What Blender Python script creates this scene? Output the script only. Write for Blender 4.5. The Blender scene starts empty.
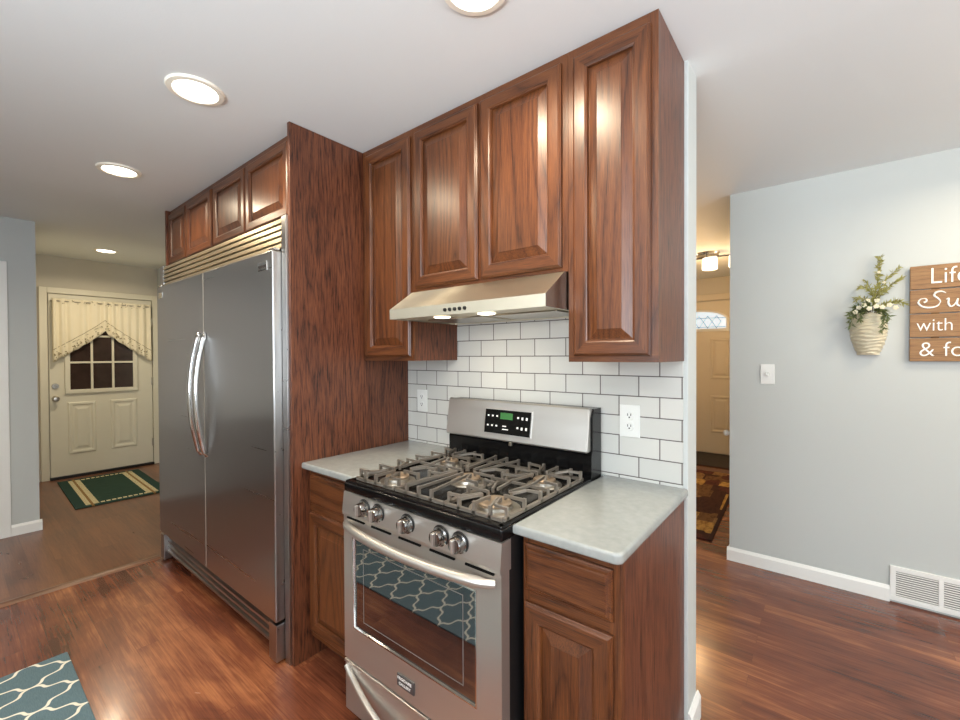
import bpy, bmesh, math, random
from mathutils import Vector, Matrix
random.seed(7)
C = bpy.context.scene.collection
SC = bpy.context.scene
PI = math.pi

# ------------------------------------------------------------------ camera
cam_d = bpy.data.cameras.new('camera')
cam = bpy.data.objects.new('camera', cam_d)
C.objects.link(cam)
yaw, pit, rol = math.radians(38.7146), math.radians(-0.6322), math.radians(-0.2723)
F = Vector((-math.sin(yaw) * math.cos(pit), math.cos(yaw) * math.cos(pit), math.sin(pit)))
R0 = Vector((math.cos(yaw), math.sin(yaw), 0))
U0 = R0.cross(F)
R1 = R0 * math.cos(rol) + U0 * math.sin(rol)
U1 = -R0 * math.sin(rol) + U0 * math.cos(rol)
M = Matrix((R1, U1, -F)).transposed().to_4x4()
M.translation = Vector((0.2514, -1.6611, 1.3964))
cam.matrix_world = M
cam_d.sensor_width = 36.0
cam_d.lens = 428.97 / 960 * 36
cam_d.clip_start = 0.02
SC.camera = cam

# ------------------------------------------------------------------ world, daylight, exposure
W = bpy.data.worlds.new('world')
SC.world = W
W.use_nodes = True
W.node_tree.nodes['Background'].inputs[0].default_value = (0.75, 0.87, 1.0, 1)
W.node_tree.nodes['Background'].inputs[1].default_value = 1.0
SC.view_settings.view_transform = 'Standard'
SC.view_settings.look = 'None'
SC.view_settings.gamma = 1
SC.view_settings.use_curve_mapping = False
SC.view_settings.exposure = 0.0
SC.cycles.use_denoising = True
SC.cycles.max_bounces = 10
SC.cycles.diffuse_bounces = 6
SC.cycles.sample_clamp_indirect = 6


def area(name, loc, direction, sx, sy, power, col, spread=180, shape='RECTANGLE', parent=None):
    l = bpy.data.lights.new(name, 'AREA')
    l.shape = shape
    l.size = sx
    if shape == 'RECTANGLE':
        l.size_y = sy
    l.energy = power
    l.color = col
    l.spread = math.radians(spread)
    o = bpy.data.objects.new(name, l)
    C.objects.link(o)
    o.location = loc
    o.rotation_euler = Vector(direction).to_track_quat('-Z', 'Y').to_euler()
    return o


DAY = (0.80, 0.90, 1.0)
FILL_COL = (0.90, 0.96, 1.0)
WARM = (1.0, 0.84, 0.60)
# daylight coming in through the kitchen window and the living room windows, plus added ceiling fills
area('kitchen_window_daylight', (0.4, -3.53, 1.6), (0, 1, 0.3), 2.2, 1.2, 70, DAY)
area('kitchen_ceiling_fill', (0.4, -3.50, 1.3), (0, 1, 1.5), 2.2, 0.6, 90, FILL_COL, 120)  # fill light added at the window, aimed up to brighten the kitchen ceiling
area('living_window_daylight', (3.93, -1.0, 1.45), (-1, 0.1, 0.3), 2.6, 1.7, 52, DAY)
area('living_ceiling_fill', (3.90, -1.0, 1.0), (-1, 0.1, 1.5), 2.6, 0.8, 48, FILL_COL, 120)  # same added upward fill for the ceiling on the living room side
RECESSED = [(-0.523, -0.712, 2.44), (-1.67, -1.035, 2.44), (-2.82, -1.04, 2.44), (-5.646, -0.587, 2.517)]
REC_W = 10


pl = bpy.data.lights.new('living_warm_fill', 'POINT')  # warm fill added for the living room ceiling, no lamp modelled here
pl.energy = 26
pl.color = (1.0, 0.78, 0.48)
pl.shadow_soft_size = 0.09
plo = bpy.data.objects.new('living_warm_fill', pl)
C.objects.link(plo)
plo.location = (2.0, 0.3, 2.05)


# ------------------------------------------------------------------ material helpers
def lin(r, g, b):
    f = lambda v: (v / 255) / 12.92 if v <= 10 else (((v / 255) + 0.055) / 1.055) ** 2.4
    return (f(r), f(g), f(b), 1)


class NT:
    def __init__(s, name):
        s.m = bpy.data.materials.new(name)
        s.m.use_nodes = True
        s.t = s.m.node_tree
        s.b = s.t.nodes['Principled BSDF']
        s.out = s.t.nodes['Material Output']

    def n(s, typ, **kw):
        nd = s.t.nodes.new(typ)
        for k, v in kw.items():
            if k.startswith('i_'):
                key = k[2:]
                key = int(key) if key.isdigit() else key.replace('_', ' ')
                s.put(nd.inputs[key], v)
            else:
                setattr(nd, k, v)
        return nd

    def put(s, sock, v):
        if isinstance(v, bpy.types.NodeSocket):
            s.t.links.new(v, sock)
        else:
            sock.default_value = v

    def math(s, op, a, b=None, c=None, clamp=False):
        nd = s.t.nodes.new('ShaderNodeMath')
        nd.operation = op
        nd.use_clamp = clamp
        for i, v in enumerate((a, b, c)):
            if v is not None:
                s.put(nd.inputs[i], v)
        return nd.outputs[0]

    def mix(s, fac, a, b, mode='MIX'):
        nd = s.t.nodes.new('ShaderNodeMix')
        nd.data_type = 'RGBA'
        nd.blend_type = mode
        s.put(nd.inputs[0], fac)
        s.put(nd.inputs[6], a)
        s.put(nd.inputs[7], b)
        return nd.outputs[2]

    def ramp(s, fac, stops, interp='LINEAR'):
        nd = s.t.nodes.new('ShaderNodeValToRGB')
        cr = nd.color_ramp
        cr.interpolation = interp
        while len(cr.elements) < len(stops):
            cr.elements.new(0.5)
        for e, (p, c) in zip(cr.elements, stops):
            e.position = p
            e.color = c if len(c) == 4 else (*c, 1)
        s.put(nd.inputs[0], fac)
        return nd.outputs[0]

    def noise(s, vec, scale, detail=3, rough=0.5, dist=0.0):
        nd = s.t.nodes.new('ShaderNodeTexNoise')
        s.put(nd.inputs['Vector'], vec)
        nd.inputs['Scale'].default_value = scale
        nd.inputs['Detail'].default_value = detail
        nd.inputs['Roughness'].default_value = rough
        nd.inputs['Distortion'].default_value = dist
        return nd.outputs[0]

    def coords(s, scale=(1, 1, 1), rand=True, kind='Object'):
        tc = s.t.nodes.new('ShaderNodeTexCoord')
        v = tc.outputs[kind]
        if rand:
            oi = s.t.nodes.new('ShaderNodeObjectInfo')
            a = s.t.nodes.new('ShaderNodeVectorMath')
            a.operation = 'SCALE'
            a.inputs[0].default_value = (17.3, 31.1, 23.7)
            s.put(a.inputs['Scale'], oi.outputs['Random'])
            b = s.t.nodes.new('ShaderNodeVectorMath')
            b.operation = 'ADD'
            s.put(b.inputs[0], v)
            s.put(b.inputs[1], a.outputs[0])
            v = b.outputs[0]
        return s.scale(v, scale)

    def scale(s, v, sc):
        mp = s.t.nodes.new('ShaderNodeMapping')
        mp.inputs['Scale'].default_value = sc
        s.put(mp.inputs['Vector'], v)
        return mp.outputs[0]

    def bump(s, h, strength=0.2, dist=0.01):
        nd = s.t.nodes.new('ShaderNodeBump')
        nd.inputs['Strength'].default_value = strength
        nd.inputs['Distance'].default_value = dist
        s.put(nd.inputs['Height'], h)
        s.put(s.b.inputs['Normal'], nd.outputs[0])

    def set(s, **kw):
        for k, v in kw.items():
            s.put(s.b.inputs[k.replace('_', ' ')], v)
        return s


def plain(name, col, rough=0.5, metal=0.0, spec=0.5, coat=0.0, emit=0.0, var=0.05, bump=0.0, bscale=200):
    t = NT(name)
    co = t.coords()
    nz = t.noise(co, 9, 3)
    dark = tuple(c * (1 - var) for c in col[:3]) + (1,)
    lite = tuple(min(1, c * (1 + var)) for c in col[:3]) + (1,)
    t.set(Base_Color=t.mix(nz, dark, lite), Roughness=rough, Metallic=metal, Coat_Weight=coat)
    t.b.inputs['Specular IOR Level'].default_value = spec
    if emit:
        t.set(Emission_Color=col, Emission_Strength=emit)
    if bump:
        t.bump(t.noise(co, bscale, 2), bump, 0.002)
    return t.m


def wood(name, axis, dark, mid, lite, rough=0.34, grain=1.0, coat=0.15, cs=1.0, pf=620, ps=0.55):
    """stained oak: cathedral contour grain plus fine pores, running along one axis"""
    t = NT(name)
    base = t.coords()
    st = lambda a, l: tuple(l if i == axis else a for i in range(3))
    c1 = t.scale(base, st(5.0 * cs, 0.38 * cs))
    n1 = t.noise(c1, 1.0, 2, 0.4)
    rings = t.math('PINGPONG', t.math('MULTIPLY', n1, 17.0), 0.5)
    rings = t.math('POWER', t.math('MULTIPLY', rings, 2.0), 0.4)
    pores = t.noise(t.scale(base, st(pf, 13.0)), 1.0, 4, 0.65)
    fine = t.noise(t.scale(base, st(60, 1.6)), 1.0, 3, 0.6)
    mottle = t.noise(t.scale(base, st(5, 1.0)), 1.0, 3)
    v = t.math('ADD', t.math('MULTIPLY', rings, 0.15 * grain), t.math('MULTIPLY', pores, 0.55))
    v = t.math('ADD', v, t.math('MULTIPLY', fine, 0.10))
    v = t.math('ADD', v, t.math('MULTIPLY', mottle, 0.16))
    v = t.math('ADD', v, 0.57 - (0.11 * grain + 0.275 + 0.05 + 0.08))
    col = t.ramp(v, [(0.40, dark), (0.56, mid), (0.74, lite)])
    pm = t.ramp(t.math('ADD', pores, t.math('MULTIPLY', rings, 0.13 * grain)), [(0.42, (0.46, 0.40, 0.37, 1)), (0.56, (1, 1, 1, 1))])
    col = t.mix(ps, col, pm, 'MULTIPLY')
    t.b.inputs['Specular IOR Level'].default_value = 0.42
    t.set(Base_Color=col, Roughness=rough, Coat_Weight=coat, Coat_Roughness=0.26)
    t.bump(pores, 0.08, 0.002)
    return t.m


WD = lin(44, 22, 12), lin(90, 50, 26), lin(122, 73, 39)
M_WV = wood('stained_oak_upright', 2, *WD)
M_WH = wood('stained_oak_crosswise', 0, *WD)
M_WY = wood('stained_oak_depthwise', 1, *WD)
M_WP = wood('stained_oak_veneer', 2, lin(42, 21, 14), lin(94, 52, 33), lin(124, 74, 48), rough=0.4, grain=0.9, coat=0.1, cs=1.8, pf=210, ps=0.95)
M_WDARK = wood('dark_stained_oak', 0, lin(30, 15, 10), lin(50, 27, 18), lin(70, 38, 24), rough=0.5, coat=0)  # darker oak for toe kicks and the sideboard


def brushed(name, col, rough=0.27, axis=0, metal=0.92):
    t = NT(name)
    base = t.coords()
    s = tuple(0.8 if i == axis else 30 for i in range(3))
    nz = t.noise(t.scale(base, s), 1.0, 2)
    c2 = tuple(c * 0.95 for c in col[:3]) + (1,)
    t.set(Base_Color=t.mix(nz, c2, col), Metallic=metal,
          Roughness=t.math('ADD', t.math('MULTIPLY', nz, 0.08), rough - 0.04))
    tn = t.t.nodes.new('ShaderNodeTangent')
    tn.direction_type = 'RADIAL'
    tn.axis = 'Z'
    t.set(Anisotropic=0.75, Tangent=tn.outputs[0])
    return t.m


M_SS = brushed('brushed_stainless_steel', lin(198, 193, 186), 0.36, metal=0.85)
M_SSV = brushed('brushed_stainless_fridge', lin(176, 173, 170), 0.29, metal=1.0)
M_SSW = brushed('brushed_stainless_hood', lin(208, 199, 178), 0.42, metal=0.92)
M_SSD = brushed('smooth_stainless_side', lin(170, 164, 156), 0.22, metal=1.0)
M_KNOB = plain('dark_chrome_knob', lin(150, 148, 146), 0.16, 1.0, var=0.03)
M_GRILLE = brushed('oak_reflection_grille', lin(186, 170, 142), 0.4)  # steel slats; reflection of the oak cabinets put into the tan colour
M_CHROME = plain('polished_chrome', lin(215, 213, 210), 0.10, 1.0, var=0.02)
M_NICKEL = plain('satin_nickel', lin(190, 184, 172), 0.28, 1.0, var=0.03)
M_BLACK = plain('black_enamel', lin(12, 12, 13), 0.2, var=0.1, spec=0.35)
M_BLACKM = plain('black_matte_metal', lin(20, 20, 21), 0.45, var=0.1)
M_GAP = plain('dark_recess', lin(12, 11, 10), 0.8, spec=0.1)
M_IRON = plain('cast_iron_grate', lin(150, 142, 132), 0.36, 0.7, var=0.25, bump=0.15, bscale=300)
M_BURN = plain('aluminium_burner', lin(180, 172, 160), 0.35, 0.9, var=0.1)
M_CAP = plain('burner_cap', lin(150, 130, 108), 0.35, 0.3, var=0.1)
M_WHITE = plain('white_trim_paint', lin(232, 232, 228), 0.38, var=0.02)
M_PLAST = plain('white_plastic', lin(224, 224, 219), 0.3, var=0.01)
M_CREAM = plain('cream_door_paint', lin(226, 222, 204), 0.4, var=0.02)
M_TAN = plain('entry_door_paint', lin(222, 212, 192), 0.4, var=0.02)
M_EMW = plain('lit_lamp_lens', (1.0, 0.93, 0.80, 1), 0.5, emit=9.0, var=0)
M_EMS = plain('lit_frosted_glass', (1.0, 0.90, 0.74, 1), 0.4, emit=2.0, var=0)
M_LED = plain('lit_hood_led', (1.0, 0.93, 0.78, 1), 0.4, emit=4.0, var=0)
M_RING = plain('cream_lamp_trim', lin(244, 238, 222), 0.4, var=0.02)
M_GREENLED = plain('green_clock_display', lin(58, 112, 60), 0.4, emit=0.08, var=0)
M_CERAMIC = plain('cream_ceramic', lin(206, 196, 168), 0.45, var=0.10, bump=0.3, bscale=60)
M_LEAF = plain('olive_green_leaf', lin(158, 154, 84), 0.5, var=0.45)
M_LEAF2 = plain('dark_green_leaf', lin(98, 108, 64), 0.5, var=0.4)
M_STEM = plain('brown_stem', lin(96, 80, 50), 0.6)
M_FLOWER = plain('white_petal', lin(224, 216, 188), 0.5, var=0.05)
M_CURTAIN = plain('cream_curtain_fabric', lin(236, 228, 204), 0.85, var=0.04, bump=0.2, bscale=500)
M_EMB = plain('embroidered_leaf_thread', lin(146, 134, 98), 0.8, var=0.3)
M_LETTER = plain('white_letter_paint', lin(242, 240, 234), 0.5, var=0.02)
M_DARKGLASS = plain('brown_reflection_glass', lin(62, 50, 46), 0.06, var=0.6, coat=0.4)  # reflection of the dim brown room put into the pane colour


def wall_paint(name, col, bump=0.06):
    t = NT(name)
    co = t.coords(rand=False)
    n1 = t.noise(co, 1.1, 3)
    d = tuple(c * 0.955 for c in col[:3]) + (1,)
    t.set(Base_Color=t.mix(n1, d, col), Roughness=0.55)
    t.b.inputs['Specular IOR Level'].default_value = 0.3
    t.bump(t.noise(co, 160, 3), bump, 0.003)
    return t.m


M_WALL = wall_paint('pale_grey_wall_paint', lin(192, 196, 193))
M_WALLW = wall_paint('warm_entry_wall_paint', lin(212, 206, 192))
M_CEIL = wall_paint('ceiling_paint', lin(228, 232, 232), 0.10)


def floor_mat(name, dark, mid, lite, width=0.085, rough=0.24, mott=1.0):
    t = NT(name)
    co = t.coords(rand=False)
    br = t.t.nodes.new('ShaderNodeTexBrick')
    br.offset = 0.37
    br.inputs['Color1'].default_value = (0, 0, 0, 1)
    br.inputs['Color2'].default_value = (1, 1, 1, 1)
    br.inputs['Mortar'].default_value = (0.5, 0.5, 0.5, 1)
    br.inputs['Scale'].default_value = 1.0
    br.inputs['Mortar Size'].default_value = 0.0012
    br.inputs['Mortar Smooth'].default_value = 0.3
    br.inputs['Brick Width'].default_value = 1.15
    br.inputs['Row Height'].default_value = width
    t.put(br.inputs['Vector'], co)
    plank = t.math('MULTIPLY', br.outputs['Color'], 1.0)
    # shift the grain from plank to plank
    comb = t.t.nodes.new('ShaderNodeCombineXYZ')
    t.put(comb.inputs[2], t.math('MULTIPLY', plank, 7.0))
    ad = t.t.nodes.new('ShaderNodeVectorMath')
    ad.operation = 'ADD'
    t.put(ad.inputs[0], co)
    t.put(ad.inputs[1], comb.outputs[0])
    g = ad.outputs[0]
    n1 = t.noise(t.scale(g, (1.3, 22, 1)), 1.0, 5, 0.62, 0.4)
    n2 = t.noise(t.scale(g, (6, 150, 1)), 1.0, 3, 0.6)
    n3 = t.noise(t.scale(co, (1.5, 2.6, 1)), 1.0, 4, 0.6, 0.6)
    v = t.math('ADD', t.math('MULTIPLY', n1, 0.42), t.math('MULTIPLY', n2, 0.30))
    v = t.math('ADD', v, t.math('MULTIPLY', n3, 0.62 * mott))
    v = t.math('ADD', v, t.math('MULTIPLY', t.math('SUBTRACT', plank, 0.5), 0.09))
    v = t.math('SUBTRACT', v, 0.17)
    col = t.ramp(v, [(0.30, dark), (0.52, mid), (0.72, lite)])
    col = t.mix(t.math('MULTIPLY', br.outputs['Fac'], 0.35), col, dark)
    rr = t.math('ADD', t.math('MULTIPLY', n3, 0.16), rough - 0.08)
    t.set(Base_Color=col, Roughness=rr, Coat_Weight=0.15, Coat_Roughness=0.12)
    t.b.inputs['Specular IOR Level'].default_value = 0.5
    h = t.math('ADD', t.math('MULTIPLY', n1, 0.6), t.math('MULTIPLY', n2, 0.25))
    h = t.math('SUBTRACT', h, t.math('MULTIPLY', br.outputs['Fac'], 0.8))
    t.bump(h, 0.10, 0.004)
    return t.m


M_FLOOR = floor_mat('red_brown_hardwood', lin(64, 33, 26), lin(118, 66, 44), lin(172, 110, 70))
M_FLOORH = floor_mat('brown_hall_laminate', lin(92, 56, 38), lin(128, 84, 58), lin(152, 104, 74), width=0.12, rough=0.3, mott=0.8)


def tile_mat():
    t = NT('white_subway_tile_glaze')
    tc = t.t.nodes.new('ShaderNodeTexCoord')
    sep = t.t.nodes.new('ShaderNodeSeparateXYZ')
    t.put(sep.inputs[0], tc.outputs['Object'])
    comb = t.t.nodes.new('ShaderNodeCombineXYZ')
    t.put(comb.inputs[0], t.math('ADD', sep.outputs[0], 0.1435 + 0.1535 * 40.5 + 0.0015))
    t.put(comb.inputs[1], t.math('SUBTRACT', sep.outputs[2], 0.9275 - 0.0775 * 4 - 0.001))
    br = t.t.nodes.new('ShaderNodeTexBrick')
    br.offset = 0.5
    br.inputs['Color1'].default_value = lin(196, 195, 189)
    br.inputs['Color2'].default_value = lin(206, 204, 197)
    br.inputs['Mortar'].default_value = lin(88, 80, 76)
    br.inputs['Scale'].default_value = 1.0
    br.inputs['Mortar Size'].default_value = 0.0021
    br.inputs['Mortar Smooth'].default_value = 0.1
    br.inputs['Brick Width'].default_value = 0.1535
    br.inputs['Row Height'].default_value = 0.0775
    t.put(br.inputs['Vector'], comb.outputs[0])
    t.set(Base_Color=br.outputs['Color'], Roughness=t.math('ADD', t.math('MULTIPLY', br.outputs['Fac'], 0.6), 0.14))
    nz = t.noise(tc.outputs['Object'], 14, 2)
    t.bump(t.math('SUBTRACT', t.math('MULTIPLY', nz, 0.25), br.outputs['Fac']), 0.35, 0.002)
    return t.m


M_TILE = tile_mat()


def counter_mat():
    t = NT('pale_veined_countertop')
    co = t.coords()
    n1 = t.noise(co, 5, 6, 0.6, 1.2)
    n2 = t.noise(co, 38, 4, 0.6)
    vein = t.math('ABSOLUTE', t.math('SUBTRACT', n1, 0.5))
    vm = t.ramp(vein, [(0.0, (1, 1, 1, 1)), (0.03, (0, 0, 0, 1))])
    col = t.mix(n2, lin(134, 138, 136), lin(160, 162, 158))
    col = t.mix(t.math('MULTIPLY', vm, 0.22), col, lin(140, 142, 138))
    t.set(Base_Color=col, Roughness=0.22, Coat_Weight=0.2)
    return t.m


M_COUNTER = counter_mat()


def trellis_mat():
    t = NT('teal_trellis_rug_pile')
    tc = t.t.nodes.new('ShaderNodeTexCoord')
    sep = t.t.nodes.new('ShaderNodeSeparateXYZ')
    t.put(sep.inputs[0], tc.outputs['Object'])
    u = t.math('MULTIPLY', sep.outputs[0], 2 * PI / 0.19)
    v = t.math('MULTIPLY', sep.outputs[1], 2 * PI / 0.27)
    # waving diagonals crossing at the nodes
    a = t.math('MULTIPLY', t.math('ADD', u, v), 0.5)
    b = t.math('MULTIPLY', t.math('SUBTRACT', u, v), 0.5)
    a2 = t.math('ADD', a, t.math('MULTIPLY', t.math('SINE', t.math('MULTIPLY', b, 4.0)), 0.16))
    b2 = t.math('ADD', b, t.math('MULTIPLY', t.math('SINE', t.math('MULTIPLY', a, 4.0)), 0.16))
    f = t.math('MINIMUM', t.math('ABSOLUTE', t.math('COSINE', a2)), t.math('ABSOLUTE', t.math('COSINE', b2)))
    line = t.ramp(f, [(0.09, (1, 1, 1, 1)), (0.13, (0, 0, 0, 1))])
    nz = t.noise(tc.outputs['Object'], 260, 2)
    nl = t.noise(t.scale(tc.outputs['Object'], (40, 400, 1)), 1, 2)
    teal = t.mix(nl, lin(74, 94, 102), lin(108, 128, 134))
    col = t.mix(line, teal, lin(226, 220, 204))
    t.set(Base_Color=col, Roughness=0.95)
    t.b.inputs['Specular IOR Level'].default_value = 0.1
    t.bump(nz, 0.5, 0.004)
    return t.m


def border_rug_mat(hx, hy):
    t = NT('dark_green_bordered_rug_pile')
    tc = t.t.nodes.new('ShaderNodeTexCoord')
    sep = t.t.nodes.new('ShaderNodeSeparateXYZ')
    t.put(sep.inputs[0], tc.outputs['Object'])
    x, y = sep.outputs[0], sep.outputs[1]
    ax, ay = t.math('ABSOLUTE', x), t.math('ABSOLUTE', y)

    def band(val, a, b):
        return t.math('MULTIPLY', t.math('GREATER_THAN', val, a), t.math('LESS_THAN', val, b))
    inner = t.math('MULTIPLY', t.math('LESS_THAN', ax, hx - 0.10), t.math('LESS_THAN', ay, hy - 0.175))
    wide1 = t.math('MULTIPLY', band(ay, hy - 0.115, hy - 0.08), t.math('LESS_THAN', ax, hx - 0.06))
    wide2 = t.math('MULTIPLY', band(ay, hy - 0.175, hy - 0.135), t.math('LESS_THAN', ax, hx - 0.06))
    thin = t.math('MULTIPLY', band(ax, hx - 0.10, hx - 0.06), t.math('LESS_THAN', ay, hy - 0.175))
    dash = t.math('GREATER_THAN', t.math('SINE', t.math('MULTIPLY', y, 150.0)), -0.6)
    dash2 = t.math('GREATER_THAN', t.math('SINE', t.math('MULTIPLY', x, 150.0)), -0.75)
    thin = t.math('MULTIPLY', thin, dash)
    wide = t.math('MULTIPLY', t.math('ADD', wide1, wide2, clamp=True), dash2)
    cream = t.math('ADD', thin, wide, clamp=True)
    nl = t.noise(t.scale(tc.outputs['Object'], (90, 9, 1)), 1, 3)
    green = t.mix(nl, lin(26, 46, 42), lin(66, 88, 74))
    bord = t.mix(nl, lin(32, 54, 50), lin(60, 82, 74))
    tan = band(ay, hy - 0.135, hy - 0.115)
    col = t.mix(inner, bord, green)
    col = t.mix(tan, col, lin(140, 110, 70))
    col = t.mix(cream, col, lin(222, 208, 166))
    t.set(Base_Color=col, Roughness=0.95)
    t.b.inputs['Specular IOR Level'].default_value = 0.1
    t.bump(nl, 0.4, 0.003)
    return t.m


def patch_rug_mat():
    t = NT('patchwork_rug_pile')
    tc = t.t.nodes.new('ShaderNodeTexCoord')
    o = tc.outputs['Object']
    nd = t.t.nodes.new('ShaderNodeTexVoronoi')
    nd.distance = 'CHEBYCHEV'
    nd.inputs['Scale'].default_value = 6.0
    nd.inputs['Randomness'].default_value = 0.75
    t.put(nd.inputs['Vector'], t.scale(o, (1.2, 0.7, 1)))
    sepc = t.t.nodes.new('ShaderNodeSeparateColor')
    t.put(sepc.inputs[0], nd.outputs['Color'])
    col = t.ramp(sepc.outputs[0], [(0.0, lin(70, 36, 26)), (0.22, lin(120, 86, 52)), (0.45, lin(196, 156, 84)),
                                   (0.62, lin(92, 44, 34)), (0.8, lin(150, 118, 74))], 'CONSTANT')
    nz = t.noise(t.scale(o, (30, 12, 1)), 1, 4, 0.7)
    col = t.mix(0.7, col, t.ramp(nz, [(0.38, (0.35, 0.25, 0.2, 1)), (0.55, (1, 1, 1, 1))]), 'MULTIPLY')
    sep = t.t.nodes.new('ShaderNodeSeparateXYZ')
    t.put(sep.inputs[0], o)
    edge = t.math('GREATER_THAN', t.math('ABSOLUTE', sep.outputs[0]), 0.675)
    col = t.mix(edge, col, lin(52, 26, 22))
    t.set(Base_Color=col, Roughness=0.95)
    return t.m


def oven_glass_mat():
    t = NT('dark_oven_glass')
    t.set(Base_Color=lin(26, 23, 24), Roughness=0.03, Coat_Weight=1.0, Coat_Roughness=0.02)
    t.b.inputs['IOR'].default_value = 1.9
    t.b.inputs['Coat IOR'].default_value = 1.8
    return t.m


def fan_glass_mat():
    """daylit leaded glass in the front door"""
    t = NT('daylit_leaded_glass')
    tc = t.t.nodes.new('ShaderNodeTexCoord')
    nz = t.noise(tc.outputs['Object'], 30, 2)
    t.set(Base_Color=lin(200, 220, 235), Roughness=0.2,
          Emission_Color=t.mix(nz, lin(150, 185, 215), lin(225, 240, 250)), Emission_Strength=0.9)
    return t.m


def sign_wood():
    return wood('light_sign_wood', 0, lin(104, 72, 42), lin(146, 108, 68), lin(168, 128, 84), rough=0.55, grain=0.5, coat=0.0, cs=1.4)


# ------------------------------------------------------------------ mesh helpers
def tag(o, label=None, cat=None, group=None, kind=None):
    if label: o['label'] = label
    if cat: o['category'] = cat
    if group: o['group'] = group
    if kind: o['kind'] = kind
    return o


def thing(name, label, cat, loc=(0, 0, 0), group=None):
    o = bpy.data.objects.new(name, None)
    o.empty_display_size = 0.05
    C.objects.link(o)
    o.location = loc
    return tag(o, label, cat, group)


def world_loc(o):
    v = Vector((0, 0, 0))
    while o:
        v += o.location
        o = o.parent
    return v


def obj(name, bm, mats, parent=None, smooth=False, loc=None, autosmooth=35):
    """link a bmesh given in world coordinates as one mesh object"""
    me = bpy.data.meshes.new(name)
    off = world_loc(parent) if parent else Vector((0, 0, 0))
    if loc is not None:
        bm.transform(Matrix.Translation(-Vector(loc)))
    elif parent:
        bm.transform(Matrix.Translation(-off))
    bm.normal_update()
    bm.to_mesh(me)
    bm.free()
    for m in (mats if isinstance(mats, (list, tuple)) else [mats]):
        me.materials.append(m)
    o = bpy.data.objects.new(name, me)
    C.objects.link(o)
    if parent:
        o.parent = parent
        if loc is not None:
            o.location = Vector(loc) - off
    elif loc is not None:
        o.location = loc
    if smooth:
        for p in me.polygons:
            p.use_smooth = True
        try:
            me.set_sharp_from_angle(angle=math.radians(autosmooth))
        except Exception:
            pass
    return o


def new():
    return bmesh.new()


def merge(dst, src):
    me = bpy.data.meshes.new('tmp')
    src.to_mesh(me)
    src.free()
    dst.from_mesh(me)
    bpy.data.meshes.remove(me)


def box(bm, x0, x1, y0, y1, z0, z1, bev=0.0, seg=2, mi=0):
    b = bmesh.new()
    bmesh.ops.create_cube(b, size=1)
    b.transform(Matrix.Translation(((x0 + x1) / 2, (y0 + y1) / 2, (z0 + z1) / 2)) @
                Matrix.Diagonal((abs(x1 - x0), abs(y1 - y0), abs(z1 - z0), 1)))
    if bev:
        bmesh.ops.bevel(b, geom=b.edges[:], offset=bev, segments=seg, affect='EDGES', profile=0.5)
    for f in b.faces:
        f.material_index = mi
    merge(bm, b)
    return bm


def bx(*a, **k):
    return box(new(), *a, **k)


def prism(bm, pts, axis, a, b, mi=0):
    """extrude a 2D outline along an axis; pts are in the two other axes, in xyz order"""
    def P(p, t):
        c = list(p)
        c.insert(axis, t)
        return bm.verts.new(c)
    v0 = [P(p, a) for p in pts]
    v1 = [P(p, b) for p in pts]
    n = len(pts)
    fs = [bm.faces.new(v0[::-1]), bm.faces.new(v1)]
    for i in range(n):
        fs.append(bm.faces.new((v0[i], v0[(i + 1) % n], v1[(i + 1) % n], v1[i])))
    for f in fs:
        f.material_index = mi
    bmesh.ops.recalc_face_normals(bm, faces=fs)
    return bm


def tube(bm, pts, r, n=8, cap=True, flat=None, mi=0):
    """round bar along points; r a number or a list"""
    pts = [Vector(p) for p in pts]
    rings = []
    up = Vector((0, 0, 1))
    for i, p in enumerate(pts):
        d = (pts[min(i + 1, len(pts) - 1)] - pts[max(i - 1, 0)]).normalized()
        ref = up if abs(d.dot(up)) < 0.95 else Vector((1, 0, 0))
        a = d.cross(ref).normalized()
        b = a.cross(d).normalized()
        rr = r[i] if isinstance(r, (list, tuple)) else r
        ring = []
        for k in range(n):
            t = 2 * PI * k / n
            ring.append(bm.verts.new(p + a * math.cos(t) * rr + b * math.sin(t) * rr * (flat or 1)))
        rings.append(ring)
    fs = []
    for i in range(len(rings) - 1):
        for k in range(n):
            fs.append(bm.faces.new((rings[i][k], rings[i][(k + 1) % n], rings[i + 1][(k + 1) % n], rings[i + 1][k])))
    if cap:
        fs.append(bm.faces.new(rings[0][::-1]))
        fs.append(bm.faces.new(rings[-1]))
    for f in fs:
        f.material_index = mi
    bmesh.ops.recalc_face_normals(bm, faces=fs)
    return bm


def lathe(bm, prof, center, axis='Z', n=32, mi=0):
    """prof: (radius, height) pairs"""
    c = Vector(center)
    def pos(r, h, t):
        u, w = r * math.cos(t), r * math.sin(t)
        if axis == 'Z': return c + Vector((u, w, h))
        if axis == 'Y': return c + Vector((u, h, w))
        return c + Vector((h, u, w))
    rings = []
    for r, h in prof:
        if r < 1e-5:
            rings.append([bm.verts.new(pos(0, h, 0))])
        else:
            rings.append([bm.verts.new(pos(r, h, 2 * PI * k / n)) for k in range(n)])
    fs = []
    for a, b in zip(rings, rings[1:]):
        for k in range(n):
            k2 = (k + 1) % n
            if len(a) == 1 and len(b) == 1: continue
            if len(a) == 1: fs.append(bm.faces.new((a[0], b[k2], b[k])))
            elif len(b) == 1: fs.append(bm.faces.new((a[k], a[k2], b[0])))
            else: fs.append(bm.faces.new((a[k], a[k2], b[k2], b[k])))
    for f in fs:
        f.material_index = mi
    bmesh.ops.recalc_face_normals(bm, faces=fs)
    return bm


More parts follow.
